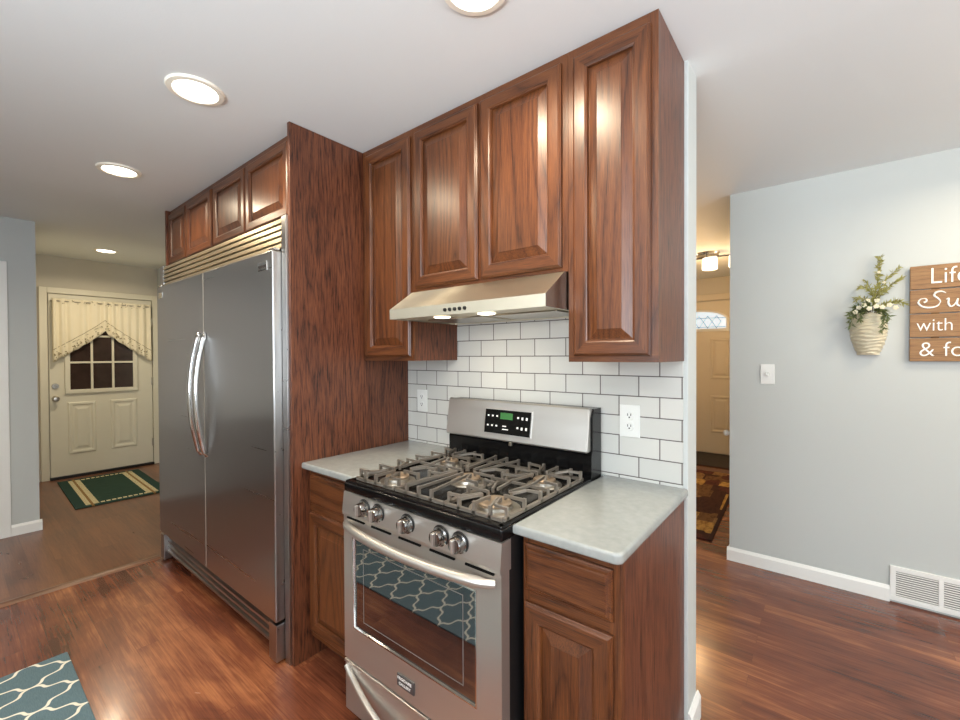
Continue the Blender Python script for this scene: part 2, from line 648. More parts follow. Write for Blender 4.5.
def loops(bm, x0, x1, z0, z1, prof, cap=True, mats=(0, 1), back=False):
    """concentric rectangle loops facing -Y: prof is (inset, y). mats: index for left/right quads, top/bottom quads"""
    rings = []
    for ins, y in prof:
        rings.append([bm.verts.new((x0 + ins, y, z0 + ins)), bm.verts.new((x1 - ins, y, z0 + ins)),
                      bm.verts.new((x1 - ins, y, z1 - ins)), bm.verts.new((x0 + ins, y, z1 - ins))])
    for a, b in zip(rings, rings[1:]):
        for k in range(4):
            f = bm.faces.new((a[k], a[(k + 1) % 4], b[(k + 1) % 4], b[k]))
            f.material_index = mats[1] if k in (0, 2) else mats[0]
    if cap:
        f = bm.faces.new(rings[-1])
        f.material_index = mats[0]
    if back:
        f = bm.faces.new(rings[0][::-1])
        f.material_index = mats[0]
    return bm


def text(name, body, size, loc, rot, mat, parent, extrude=0.001, sx=1.0, off=0.0):
    cu = bpy.data.curves.new(name, 'FONT')
    cu.body = body
    cu.size = size
    cu.extrude = extrude
    cu.offset = off
    to = bpy.data.objects.new(name, cu)
    C.objects.link(to)
    dg = bpy.context.evaluated_depsgraph_get()
    me = bpy.data.meshes.new_from_object(to.evaluated_get(dg))
    bpy.data.objects.remove(to)
    bpy.data.curves.remove(cu)
    me.materials.clear()
    me.materials.append(mat)
    o = bpy.data.objects.new(name, me)
    C.objects.link(o)
    o.parent = parent
    o.location = Vector(loc) - (world_loc(parent) if parent else Vector())
    o.rotation_euler = rot
    o.scale = (sx, 1, 1)
    return o


def struct(name, bm, m, label=None, parent=None, **k):
    o = obj(name, bm, m, parent, **k)
    if not parent:
        tag(o, label, None, None, 'structure')
    return o


FACE = (PI / 2, 0, 0)      # text facing -Y

# ------------------------------------------------------------------ room shell
XP = -1.601          # near face of the tall oak panel beside the fridge
HX = -6.60           # far hall wall
def zc(x, y):
    return 2.44 + max(0, -3.4 - x) * 0.0345 + max(0, min(y - 0.13, 1.53)) * 0.0183


struct('floor', bx(-3.36, 4.2, -3.8, 5.4, -0.08, 0), M_FLOOR, 'glossy red-brown hand-scraped hardwood floor')
struct('floor_hall', bx(-6.9, -3.36, -3.8, 0.6, -0.08, 0), M_FLOORH, 'brown glossy hall floor beyond the threshold strip')
b = new()
xs, ys = [-6.9, -3.4, 4.2], [-3.8, 0.13, 1.66, 5.4]
gv = [[b.verts.new((x, y, zc(x, y))) for y in ys] for x in xs]
gt = [[b.verts.new((x, y, zc(x, y) + 0.12)) for y in ys] for x in xs]
for i in range(2):
    for j in range(3):
        b.faces.new((gv[i][j], gv[i][j + 1], gv[i + 1][j + 1], gv[i + 1][j]))
        b.faces.new((gt[i][j], gt[i + 1][j], gt[i + 1][j + 1], gt[i][j + 1]))
struct('ceiling', b, M_CEIL, 'smooth pale ceiling with recessed lights')

struct('wall_range', box(bx(-3.44, -0.127, 0, 0.129, 0, 2.46, 0.004), -6.6, -3.44, 0.10, 0.22, 0, 2.56), M_WALL,
       'grey partition wall behind the range with a free end')
struct('wall_right', bx(-0.245, 4.05, 1.66, 1.78, 0, 2.50), M_WALL, 'pale grey living room wall with planter and wood sign')
struct('wall_hall', bx(HX - 0.12, HX, -1.30, 0.22, 0, 2.60), M_WALLW, 'far hall wall around the cream door')
struct('wall_left', bx(-4.82, -4.70, -3.7, -1.195, 0, 2.52), M_WALL, 'grey wall at the left edge beside the hall')
struct('wall_hall_side', bx(HX, -4.82, -1.30, -1.20, 0, 2.60), M_WALLW)
struct('wall_entry', bx(-2.4, 0.0, 5.09, 5.2, 0, 2.56), M_WALLW, 'warm lit entry wall around the front door')
struct('wall_entry_side', bx(-2.3, -2.2, 0.129, 5.09, 0, 2.56), M_WALLW)
struct('wall_entry_right', bx(-0.245, -0.145, 1.78, 5.09, 0, 2.56), M_WALLW)
# walls behind the camera, with the window openings the daylight comes through
b = new()
box(b, -4.7, -0.8, -3.72, -3.6, 0, 2.46); box(b, 1.6, 4.05, -3.72, -3.6, 0, 2.46)
box(b, -0.8, 1.6, -3.72, -3.6, 0, 0.95); box(b, -0.8, 1.6, -3.72, -3.6, 2.25, 2.46)
struct('wall_back', b, M_WALL)
b = new()
box(b, 4.0, 4.12, -3.6, -2.4, 0, 2.46); box(b, 4.0, 4.12, 0.4, 1.66, 0, 2.46)
box(b, 4.0, 4.12, -2.4, 0.4, 0, 0.5); box(b, 4.0, 4.12, -2.4, 0.4, 2.3, 2.46)
struct('wall_living', b, M_WALL)

# threshold strip between kitchen and hall
b = new()
prism(b, [(-3.395, 0.0), (-3.385, 0.010), (-3.36, 0.014), (-3.335, 0.010), (-3.325, 0)], 1, -3.6, -0.745)
struct('trim_1', b, wood('threshold_wood', 1, lin(62, 36, 24), lin(104, 66, 42), lin(126, 84, 56)), 'wooden threshold strip across the floor')


def baseboard(name, a, bb, nrm, h=0.085, t=0.014, label=None):
    """a, bb: floor points of the wall line; nrm: unit outward normal"""
    b = new()
    A, B, N = Vector((*a, 0)), Vector((*bb, 0)), Vector((*nrm, 0))
    prof = [(0, 0), (t, 0), (t, h - 0.018), (t * 0.55, h - 0.006), (t * 0.35, h), (0, h)]
    rows = []
    for P in (A, B):
        rows.append([b.verts.new(P + N * p + Vector((0, 0, z))) for p, z in prof])
    n = len(prof)
    fs = [b.faces.new(rows[0]), b.faces.new(rows[1][::-1])]
    for i in range(n):
        fs.append(b.faces.new((rows[0][i], rows[1][i], rows[1][(i + 1) % n], rows[0][(i + 1) % n])))
    bmesh.ops.recalc_face_normals(b, faces=fs)
    struct(name, b, M_WHITE, label)


baseboard('baseboard_right', (-0.259, 1.66), (0.545, 1.66), (0, -1), 0.088, label='white baseboard below the planter wall')
baseboard('baseboard_right_far', (0.94, 1.66), (4.0, 1.66), (0, -1), 0.088)
baseboard('baseboard_partition', (-0.127, 0.0), (-0.127, 0.143), (1, 0), 0.10, label='white baseboard on the partition wall end')
baseboard('baseboard_left', (-4.70, -1.36), (-4.70, -1.181), (1, 0), 0.085, label='white baseboard beside the left door casing')
baseboard('baseboard_corner', (-0.245, 1.66), (-0.245, 1.8), (-1, 0), 0.088)

# left door casing and white door slab at the picture's left edge
b = new()
box(b, -4.70, -4.682, -1.425, -1.352, 0, 2.14, 0.003)
box(b, -4.70, -4.682, -2.225, -1.425, 2.07, 2.14, 0.003)
box(b, -4.70, -4.682, -2.30, -2.225, 0, 2.14, 0.003)
d = struct('door_3', bx(-4.70, -4.692, -2.225, -1.425, 0.01, 2.07), M_WHITE, 'white door and casing cut by the left picture edge')
obj('door_casing', b, M_WHITE, d)

# ------------------------------------------------------------------ far hall door
X0 = HX
def frame_x(name, x, y0, y1, z0, z1, w, t, m, parent=None):
    b = new()
    box(b, x, x + t, y0 - w, y0, z0, z1 + w, 0.003)
    box(b, x, x + t, y1, y1 + w, z0, z1 + w, 0.003)
    box(b, x, x + t, y0, y1, z1, z1 + w, 0.003)
    return obj(name, b, m, parent)


door = struct('door_1', bx(X0, X0 + 0.03, -0.925, 0.022, 0.03, 2.115), M_CREAM, 'cream back door with valance at the end of the hall')
frame_x('door_casing', X0, -0.935, 0.032, 0, 2.125, 0.065, 0.035, M_CREAM, door)
obj('door_sill', bx(X0, X0 + 0.06, -0.93, 0.03, 0, 0.028), M_BLACKM, door)
def panel_x(y0, y1, z0, z1, x):
    b = new()
    prof = [(0, x), (0.012, x + 0.010), (0.030, x + 0.010), (0.045, x + 0.002), (0.060, x + 0.002), (0.085, x + 0.011)]
    rings = []
    for ins, xx in prof:
        rings.append([b.verts.new((xx, y0 + ins, z0 + ins)), b.verts.new((xx, y1 - ins, z0 + ins)),
                      b.verts.new((xx, y1 - ins, z1 - ins)), b.verts.new((xx, y0 + ins, z1 - ins))])
    for r0, r1 in zip(rings, rings[1:]):
        for k in range(4):
            b.faces.new((r0[k], r0[(k + 1) % 4], r1[(k + 1) % 4], r1[k]))
    b.faces.new(rings[-1])
    return b
obj('raised_panel', panel_x(-0.78, -0.53, 0.27, 0.875, X0 + 0.03), M_CREAM, door)
obj('raised_panel', panel_x(-0.40, -0.135, 0.27, 0.875, X0 + 0.03), M_CREAM, door)
wf = frame_x('window_frame', X0 + 0.03, -0.755, -0.175, 1.02, 1.95, 0.045, 0.022, M_CREAM, door)
b = new()
box(b, X0 + 0.03, X0 + 0.052, -0.80, -0.13, 0.975, 1.02, 0.003)
obj('window_rail', b, M_CREAM, wf)
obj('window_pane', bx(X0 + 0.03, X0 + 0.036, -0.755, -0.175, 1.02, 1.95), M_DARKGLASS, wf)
b = new()
for yy in (-0.565, -0.37):
    box(b, X0 + 0.036, X0 + 0.05, yy - 0.011, yy + 0.011, 1.02, 1.95, 0.002)
for zz in (1.335, 1.645):
    box(b, X0 + 0.036, X0 + 0.049, -0.755, -0.175, zz - 0.011, zz + 0.011, 0.002)
obj('muntin', b, M_CREAM, wf)
for zz, nm in ((1.068, 'deadbolt'), (0.925, 'door_knob')):
    b = new()
    if nm == 'deadbolt':
        lathe(b, [(0, 0.012), (0.028, 0.012), (0.032, 0.0)], (X0 + 0.03, -0.878, zz), 'X', 20)
        box(b, X0 + 0.042, X0 + 0.056, -0.884, -0.872, zz - 0.018, zz + 0.018, 0.003)
    else:
        lathe(b, [(0.034, 0), (0.030, 0.010), (0.013, 0.016), (0.012, 0.034), (0.026, 0.042), (0.030, 0.056), (0.022, 0.068), (0, 0.071)], (X0 + 0.03, -0.878, zz), 'X', 20)
    obj(nm, b, M_NICKEL, door, smooth=True)
for zz in (0.29, 1.08, 1.85):
    obj('hinge', bx(X0 + 0.03, X0 + 0.04, 0.012, 0.034, zz - 0.05, zz + 0.05, 0.002), M_NICKEL, door)

# valance curtain on a rod over the door window
ct = thing('valance_curtain', 'cream valance curtain with leaf embroidery over the hall door window', 'curtain', (X0 + 0.09, -0.435, 2.02))
b = new()
tube(b, [(X0 + 0.075, -0.915, 2.035), (X0 + 0.075, 0.01, 2.035)], 0.008, 8)
obj('curtain_rod', b, M_NICKEL, ct, smooth=True)
NX, NZ = 96, 20
def cur_bottom(s):
    a = abs(s - 0.5) * 2
    base = 1.705 - 0.365 * a ** 0.88
    return base - 0.006 * math.sin(s * 60)
def cur_x(s, t):
    return X0 + 0.078 + (0.008 + 0.009 * t) * math.sin(s * 2 * PI * 11 + 1.6 * math.sin(s * 9)) + 0.004 * math.sin(s * 91)
b = new()
g = []
for i in range(NX + 1):
    s = i / NX
    col = []
    for j in range(NZ + 1):
        t = j / NZ
        zb = cur_bottom(s)
        col.append(b.verts.new((cur_x(s, t), -0.90 + 0.905 * s, 2.065 + (zb - 2.065) * t)))
    g.append(col)
for i in range(NX):
    for j in range(NZ):
        b.faces.new((g[i][j], g[i + 1][j], g[i + 1][j + 1], g[i][j + 1]))
cl = obj('valance_panel', b, M_CURTAIN, ct, smooth=True, autosmooth=180)
sm = cl.modifiers.new('thickness', 'SOLIDIFY'); sm.thickness = 0.003
b = new()
rr = random.Random(3)
def leafq(bm, p, d, w, n):
    d = Vector(d); n = Vector(n)
    sd = d.cross(n).normalized() * w
    p = Vector(p)
    v = [bm.verts.new(p), bm.verts.new(p + d * 0.45 + sd), bm.verts.new(p + d), bm.verts.new(p + d * 0.45 - sd)]
    bm.faces.new(v)
for i in range(110):
    s = rr.random()
    zb = cur_bottom(s)
    z = zb + 0.02 + rr.random() * 0.06
    t = (2.065 - z) / (2.065 - zb)
    an = rr.uniform(0, 2 * PI)
    leafq(b, (cur_x(s, t) + 0.006, -0.90 + 0.905 * s, z), (0, math.cos(an) * 0.026, math.sin(an) * 0.026), 0.006, (1, 0, 0))
for i in range(70):
    s = rr.random()
    z = cur_bottom(s) + 0.11
    leafq(b, (cur_x(s, 0.8) + 0.006, -0.90 + 0.905 * s, z), (0, 0.018, 0.003), 0.003, (1, 0, 0))
for i in range(40):
    s = rr.random()
    leafq(b, (cur_x(s, 0.1) + 0.006, -0.90 + 0.905 * s, 2.0 + rr.random() * 0.05), (0, rr.uniform(-.02, .02), 0.012), 0.004, (1, 0, 0))
obj('leaf_embroidery', b, M_EMB, ct)['kind'] = 'stuff'
b = new()
prev = None
for i in range(NX * 2 + 1):
    s = i / (NX * 2)
    zb = cur_bottom(s)
    z = 1.835 - 0.36 * (abs(s - 0.5) * 2) ** 0.9
    z = max(z, zb + 0.03)
    x = cur_x(s, (2.065 - z) / (2.065 - zb)) + 0.005
    y = -0.90 + 0.905 * s
    cur = (b.verts.new((x, y, z)), b.verts.new((x, y, z + 0.007)))
    if prev:
        b.faces.new((prev[0], cur[0], cur[1], prev[1]))
    prev = cur
obj('trim_band', b, M_EMB, ct)

# ------------------------------------------------------------------ entry: front door, lamp, mat, rug
EY = 5.09
d2 = struct('door_2', bx(-1.60, -0.66, EY - 0.035, EY, 0.015, 2.13), M_TAN, 'tan front door with arched leaded glass in the entry')
b = new()
box(b, -0.66, -0.585, EY - 0.03, EY, 0, 2.22, 0.003); box(b, -1.68, -1.60, EY - 0.03, EY, 0, 2.22, 0.003)
box(b, -1.68, -0.585, EY - 0.04, EY, 2.15, 2.235, 0.004)
obj('door_casing', b, M_TAN, d2)
def panel_y(x0, x1, z0, z1, y):
    return loops(new(), x0, x1, z0, z1, [(0, y), (0.012, y - 0.010), (0.028, y - 0.010), (0.042, y + 0.0), (0.055, y - 0.001), (0.075, y - 0.010)], mats=(0, 0))
for px0, px1 in ((-0.99, -0.73), (-1.53, -1.27)):
    obj('raised_panel', panel_y(px0, px1, 1.05, 1.62, EY - 0.035), M_TAN, d2)
    obj('raised_panel', panel_y(px0, px1, 0.30, 0.82, EY - 0.035), M_TAN, d2)
# arched fanlight
def arch(xc, hw, z0, h, n=24):
    pts = [(xc - hw, z0), (xc + hw, z0)]
    for i in range(n + 1):
        t = i / n
        x = xc + hw - 2 * hw * t
        pts.append((x, z0 + h * 0.45 + h * 0.55 * math.sqrt(max(0, 1 - ((x - xc) / (hw * 1.02)) ** 2))))
    return pts
xc = -1.13
prism(b := new(), arch(xc, 0.375, 1.715, 0.305), 1, EY - 0.055, EY - 0.034)
fl = obj('fanlight_frame', b, M_WHITE, d2)
prism(b := new(), arch(xc, 0.335, 1.755, 0.235), 1, EY - 0.058, EY - 0.050)
obj('leaded_glass', b, fan_glass_mat(), fl)
b = new()
yl = EY - 0.061
for k in range(-2, 3):
    cx = xc + k * 0.11
    for s in (-1, 1):
        tube(b, [(cx, yl, 1.76), (cx + s * 0.055, yl, 1.85), (cx, yl, 1.93)], 0.004, 5)
tube(b, [(xc - 0.33, yl, 1.775), (xc + 0.33, yl, 1.775)], 0.003, 5)
tube(b, [(xc - 0.33, yl, 1.90), (xc + 0.33, yl, 1.90)], 0.003, 5)
obj('lead_came', b, plain('lead_came', lin(120, 140, 160), 0.4, 0.3), fl)

t = thing('ceiling_light', 'chrome ceiling light with white frosted glass shades in the entry', 'ceiling light', (-0.73, 3.42, zc(-0.7, 3.4)))
zt = zc(-0.7, 3.4)
b = new(); lathe(b, [(0, -0.022), (0.11, -0.022), (0.12, 0)], (-0.72, 3.42, zt), 'Z', 28)
obj('canopy_plate', b, M_CHROME, t, smooth=True)
b = new(); tube(b, [(-1.02, 3.42, zt - 0.045), (-0.42, 3.42, zt - 0.045)], 0.010, 8); tube(b, [(-0.72, 3.42, zt), (-0.72, 3.42, zt - 0.05)], 0.012, 8)
obj('arm_bar', b, M_CHROME, t, smooth=True)
for sx in (-0.945, -0.695, -0.445):
    b = new(); lathe(b, [(0, -0.055), (0.065, -0.055), (0.072, -0.065), (0.075, -0.165), (0.070, -0.175), (0, -0.175)], (sx + 0.0, 3.42, zt), 'Z', 24)
    obj('glass_shade', b, M_EMS, t, smooth=True)
l = bpy.data.lights.new('entry_lamp_light', 'POINT'); l.energy = 25; l.color = (1.0, 0.64, 0.31); l.shadow_soft_size = 0.10
lo = bpy.data.objects.new('entry_lamp_light', l); C.objects.link(lo); lo.location = (-0.85, 3.45, zt - 0.52)

tag(obj('door_mat', bx(-1.7, -0.45, 4.26, 5.03, 0.001, 0.012, 0.004), plain('dark_mat', lin(62, 56, 54), 0.9, var=0.2, bump=0.4), loc=(-1.07, 4.6, 0)),
    'dark grey mat on the floor in front of the entry door', 'door mat')
rg = bx(-1.84, -0.44, 1.86, 3.98, 0.001, 0.010, 0.003)
rg.transform(Matrix.Translation((1.14, -2.92, 0)))
ro = obj('patchwork_rug', rg, patch_rug_mat())
ro.location = (-1.14, 2.92, 0); ro.rotation_euler = (0, 0, math.radians(2.5))
tag(ro, 'brown, gold and red patchwork rug on the entry floor', 'rug')
# ------------------------------------------------------------------ recessed lights
labs = ['recessed ceiling light cut by the top edge above the range cabinets', 'largest fully visible recessed light, on the ceiling before the fridge',
        'recessed ceiling light between the fridge light and the hall', 'small far recessed light in the hall ceiling before the cream door']
for (x, y, z), lb in zip(RECESSED, labs):
    t = thing('recessed_light', lb, 'ceiling light', (x, y, z), 'recessed ceiling lights')
    b = new(); lathe(b, [(0.072, -0.002), (0.078, -0.010), (0.096, -0.008), (0.100, 0.0)], (x, y, z), 'Z', 40)
    obj('trim_ring', b, M_RING, t, smooth=True)
    b = new(); lathe(b, [(0, -0.005), (0.074, -0.005)], (x, y, z), 'Z', 40)
    obj('lamp_lens', b, M_EMW, t)
    lo = area('recessed_lamp', (x, y, z - 0.03), (0, 0, -1), 0.14, 0.14, REC_W * (1.35 if x < -5 else 1.0), WARM, 165, 'DISK')
# lamps of the living room ceiling, to the right of the frame
for (x, y) in ((0.98, 1.02), (2.9, 0.3), (1.2, -1.6), (-0.4, -2.6), (-2.4, -2.6)):
    area('recessed_lamp', (x, y, 2.40), (0, 0, -1), 0.14, 0.14, REC_W * (0.85 if y > 0.5 else 1.0), WARM, 165, 'DISK')

# ------------------------------------------------------------------ cabinets
FW = 0.055
def cab_door(x0, x1, z0, z1, yf, parent, name='door', fw=FW):
    """raised panel door, back plane at yf, 19 mm proud towards -Y"""
    b = new()
    y = yf
    loops(b, x0, x1, z0, z1, [(0, y), (0, y - 0.010), (0.004, y - 0.0135), (0.004, y - 0.0155), (0.009, y - 0.019),
                              (fw - 0.010, y - 0.019), (fw - 0.006, y - 0.0165), (fw - 0.003, y - 0.0155), (fw, y - 0.008)], cap=False)
    d = obj(name, b, [M_WV, M_WH], parent)
    b = new()
    pw = min(0.034, (x1 - x0 - 2 * fw) * 0.22)
    loops(b, x0, x1, z0, z1, [(fw - 0.001, y - 0.006), (fw + 0.003, y - 0.0065), (fw + pw, y - 0.016), (fw + pw + 0.001, y - 0.0175)], mats=(0, 0))
    obj('raised_panel', b, M_WV, d)
    return d


def face_frame(x0, x1, z0, z1, yf, openings, t=0.019):
    """boards around the door openings; list of (x0,x1,z0,z1)"""
    xs = sorted({x0, x1, *[o[0] for o in openings], *[o[1] for o in openings]})
    zs = sorted({z0, z1, *[o[2] for o in openings], *[o[3] for o in openings]})
    b = new()
    for i in range(len(xs) - 1):
        for j in range(len(zs) - 1):
            cx, cz = (xs[i] + xs[i + 1]) / 2, (zs[j] + zs[j + 1]) / 2
            if any(o[0] < cx < o[1] and o[2] < cz < o[3] for o in openings):
                continue
            wide = (xs[i + 1] - xs[i]) > (zs[j + 1] - zs[j])
            box(b, xs[i], xs[i + 1], yf, yf + t, zs[j], zs[j + 1], mi=1 if wide else 0)
    return b


ZT = 2.438
def upper(name, label, x0, x1, z0, doors, zd0, zd1, yf=-0.305, group=None):
    t = thing(name, label, 'cabinet', ((x0 + x1) / 2, 0, z0), group)
    b = bx(x0, x1, yf + 0.019, 0.0, z0, ZT)
    obj('carcass', b, M_WP, t)
    ops = [(a + 0.012, c - 0.012, zd0 + 0.012, zd1 - 0.012) for a, c in doors]
    obj('face_frame', face_frame(x0, x1, z0, ZT, yf, ops), [M_WV, M_WH], t)
    for a, c in doors:
        cab_door(a, c, zd0, zd1, yf, t)
    return t


G = 'stained oak wall cabinets'
upper('wall_cabinet', 'narrow tall oak wall cabinet between fridge panel and hood', XP + 0.001, -1.224, 1.372, [(-1.569, -1.236)], 1.392, 2.405, group=G)
upper('wall_cabinet', 'two-door oak wall cabinet directly above the range hood', -1.223, -0.441, 1.686, [(-1.205, -0.837), (-0.820, -0.463)], 1.702, 2.408, group=G)
ur = upper('wall_cabinet', 'tall oak wall cabinet at the free wall end, right of the hood', -0.440, -0.140, 1.372, [(-0.417, -0.161)], 1.392, 2.403, group=G)

# tall panels at both ends of the fridge
tag(obj('fridge_panel', bx(XP - 0.019, XP, -0.695, 0.0, 0.0, ZT, 0.0015), M_WP, loc=(XP, 0, 0)),
    'tall dark oak panel between the fridge and the left counter', 'cabinet panel', 'tall fridge end panels')
tag(obj('fridge_panel', bx(-3.43, -3.41, -0.665, 0.0, 0.0, ZT, 0.0015), M_WP, loc=(-3.41, 0, 0)),
    'narrow oak panel edge at the far left end of the fridge', 'cabinet panel', 'tall fridge end panels')

# cabinets over the fridge: two units of two doors
yfr = -0.637
for x0, x1, doors, lb in ((-3.409, -2.600, [(-3.400, -3.056), (-3.044, -2.622)], 'left two-door oak cabinet above the fridge, nearer the hall'),
                          (-2.599, XP - 0.020, [(-2.590, -2.158), (-2.146, -1.700)], 'right two-door oak cabinet above the fridge, beside the tall panel')):
    t = thing('over_fridge_cabinet', lb, 'cabinet', ((x0 + x1) / 2, 0, 2.045), 'short oak cabinets above the fridge')
    obj('carcass', bx(x0, x1, yfr + 0.019, 0, 2.045, ZT), M_WP, t)
    ops = [(a + 0.012, c - 0.012, 2.065, 2.395) for a, c in doors]
    obj('face_frame', face_frame(x0, x1, 2.045, ZT, yfr, ops), [M_WV, M_WH], t)
    for a, c in doors:
        cab_door(a, c, 2.054, 2.406, yfr, t, fw=0.05)

# base cabinets
def base_cab(label, x0, x1, dr, yf=-0.612, end=True):
    t = thing('base_cabinet', label, 'cabinet', ((x0 + x1) / 2, 0, 0), 'stained oak base cabinets')
    b = new()
    box(b, x0, x1, yf + 0.019, 0.0, 0.105, 0.882)
    obj('carcass', b, M_WP, t)
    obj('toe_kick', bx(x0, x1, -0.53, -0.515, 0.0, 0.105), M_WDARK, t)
    if end:
        obj('end_panel', bx(x1 - 0.018, x1 + 0.0005, yf + 0.0192, -0.0005, 0.0, 0.8818), M_WP, t)
    a, c = dr
    ops = [(a + 0.012, c - 0.012, 0.735, 0.842), (a + 0.012, c - 0.012, 0.155, 0.665)]
    obj('face_frame', face_frame(x0, x1, 0.105, 0.882, yf, ops), [M_WV, M_WH], t)
    # slab drawer front with a stepped, moulded edge
    b = new()
    y = yf
    loops(b, a, c, 0.722, 0.856, [(0, y), (0, y - 0.008), (0.004, y - 0.011), (0.010, y - 0.012), (0.014, y - 0.018), (0.018, y - 0.019)], mats=(0, 0))
    obj('drawer', b, M_WH, t)
    cab_door(a, c, 0.138, 0.688, yf, t)
    return t


base_cab('oak base cabinet with drawer right of the range at the wall end', -0.430, -0.140, (-0.420, -0.160))
base_cab('oak base cabinet with drawer between fridge panel and range', XP + 0.001, -1.208, (-1.584, -1.216), end=False)

# ------------------------------------------------------------------ countertops and backsplash
def counter(x0, x1, label, right_free):
    b = new()
    r = 0.013
    # outline with a rounded front corner on the free side, then bevelled edge
    pts = [(x0, -0.001), (x0, -0.651)]
    if right_free:
        rc = 0.022
        for k in range(7):
            a = -PI / 2 + k * PI / 12
            pts.append((x1 - rc + rc * math.cos(a), -0.651 + rc + rc * math.sin(a)))
        pts.append((x1, -0.001))
    else:
        pts += [(x1, -0.651), (x1, -0.001)]
    prism(b, pts, 2, 0.883, 0.914)
    es = [e for e in b.edges if abs(e.verts[0].co.z - e.verts[1].co.z) < 1e-6 and not (abs(e.verts[0].co.y + 0.001) < 1e-5 and abs(e.verts[1].co.y + 0.001) < 1e-5)]
    bmesh.ops.bevel(b, geom=es, offset=0.009, segments=4, affect='EDGES', profile=0.5)
    return tag(obj('countertop', b, M_COUNTER, smooth=True, loc=((x0 + x1) / 2, -0.3, 0.883)), label, 'countertop', 'pale stone countertops')


counter(-0.441, -0.127, 'pale grey stone countertop right of the range', True)
counter(XP + 0.0005, -1.205, 'pale grey stone countertop left of the range by the fridge panel', False)
b = new()
box(b, XP + 0.0005, -0.1425, -0.008, 0.0, 0.9145, 1.3715)
box(b, -1.2235, -0.4405, -0.008, 0.0, 1.3715, 1.6855)
struct('wall_backsplash', b, M_TILE, 'white subway tile backsplash with dark grout behind the range')


def outlet(label, x0, x1, z0, z1):
    xc, zc_ = (x0 + x1) / 2, (z0 + z1) / 2
    t = thing('wall_outlet', label, 'outlet', (xc, -0.008, zc_), 'white wall outlets on the tiles')
    obj('cover_plate', bx(x0, x1, -0.014, -0.0085, z0, z1, 0.002), M_PLAST, t)
    for s in (-1, 1):
        b = new()
        lathe(b, [(0, -0.003), (0.016, -0.003), (0.0175, 0)], (xc, -0.014, zc_ + s * 0.021), 'Y', 20)
        so = obj('socket', b, M_PLAST, t, smooth=True)
        b = new()
        for dx in (-0.006, 0.006):
            box(b, xc + dx - 0.0012, xc + dx + 0.0012, -0.0177, -0.0165, zc_ + s * 0.021 - 0.001, zc_ + s * 0.021 + 0.008)
        box(b, xc - 0.0025, xc + 0.0025, -0.0177, -0.0165, zc_ + s * 0.021 - 0.009, zc_ + s * 0.021 - 0.004)
        obj('socket_slots', b, M_GAP, so)['kind'] = 'stuff'
    return t


outlet('white wall outlet on the tiles right of the range', -0.371, -0.293, 1.078, 1.203)
outlet('white wall outlet on the tiles near the fridge panel', -1.520, -1.442, 1.088, 1.208)

# ------------------------------------------------------------------ range hood
HX0, HX1 = -1.2195, -0.4445
HB = -0.0085
t = thing('range_hood', 'stainless steel under-cabinet range hood above the stove', 'range hood', (-0.83, 0, 1.553))
prof = [(HB, 1.684), (-0.322, 1.684), (-0.4525, 1.595), (-0.4525, 1.553), (-0.440, 1.553), (-0.440, 1.560), (HB, 1.560)]
b = new(); prism(b, prof, 0, HX0 + 0.002, HX1 - 0.002)
obj('canopy', b, M_SSW, t)
for x0, x1 in ((HX0, HX0 + 0.002), (HX1 - 0.002, HX1)):
    b = new(); prism(b, [(HB, 1.684), (-0.322, 1.684), (-0.4525, 1.595), (-0.4525, 1.553), (HB, 1.553)], 0, x0, x1)
    obj('side_plate', b, M_SSD, t)
b = new(); box(b, HX0 + 0.002, HX1 - 0.002, -0.03, HB, 1.553, 1.578)
obj('back_lip', b, M_SSW, t)
for x0, x1 in ((-1.16, -0.85), (-0.81, -0.50)):
    b = bx(x0, x1, -0.28, -0.06, 1.5545, 1.560, 0.002)
    obj('grease_filter', b, M_NICKEL, t)
for x in (-1.007, -0.77):
    b = new(); lathe(b, [(0.036, -0.004), (0.030, -0.006), (0, -0.006)], (x, -0.345, 1.5605), 'Z', 24)
    obj('hood_lamp', b, M_LED, t)
for k in range(5):
    x = -0.888 + k * 0.025
    b = new(); lathe(b, [(0, -0.006), (0.0065, -0.006), (0.0075, 0)], (x, -0.4525, 1.572), 'Y', 14)
    obj('push_button', b, M_BLACKM, t)
area('hood_light', (-0.89, -0.33, 1.55), (0, 0.25, -1), 0.30, 0.05, 1.2, (1, .9, .72), 150)

# ------------------------------------------------------------------ fridge
FXL, FXR, FXM = -3.325, -1.665, -2.488
YF = -0.745
t = thing('refrigerator', 'large stainless side-by-side refrigerator with curved handles and vent grille', 'refrigerator', (-2.5, 0, 0))
obj('cabinet_body', bx(FXL + 0.01, FXR - 0.01, -0.690, -0.02, 0.03, 2.026), M_BLACKM, t)
def fdoor(x0, x1, badge):
    b = new()
    box(b, x0, x1, YF, -0.697, 0.195, 1.872, 0.006, 3)
    d = obj('door', b, M_SSV, t)
    return d
dl = fdoor(FXL, FXM - 0.003, False)
dr = fdoor(FXM + 0.003, FXR, True)
obj('door_edge_strip', bx(FXM - 0.0028, FXM + 0.0028, YF - 0.0003, -0.70, 0.197, 1.87), plain('bright_edge', lin(205, 200, 190), 0.3, 0.6), dr)
obj('hinge_cover', bx(FXR - 0.055, FXR - 0.005, -0.735, -0.70, 1.873, 1.885, 0.003), M_CHROME, dr)
obj('hinge_cover', bx(FXL + 0.005, FXL + 0.055, -0.735, -0.70, 1.873, 1.885, 0.003), M_CHROME, dl)
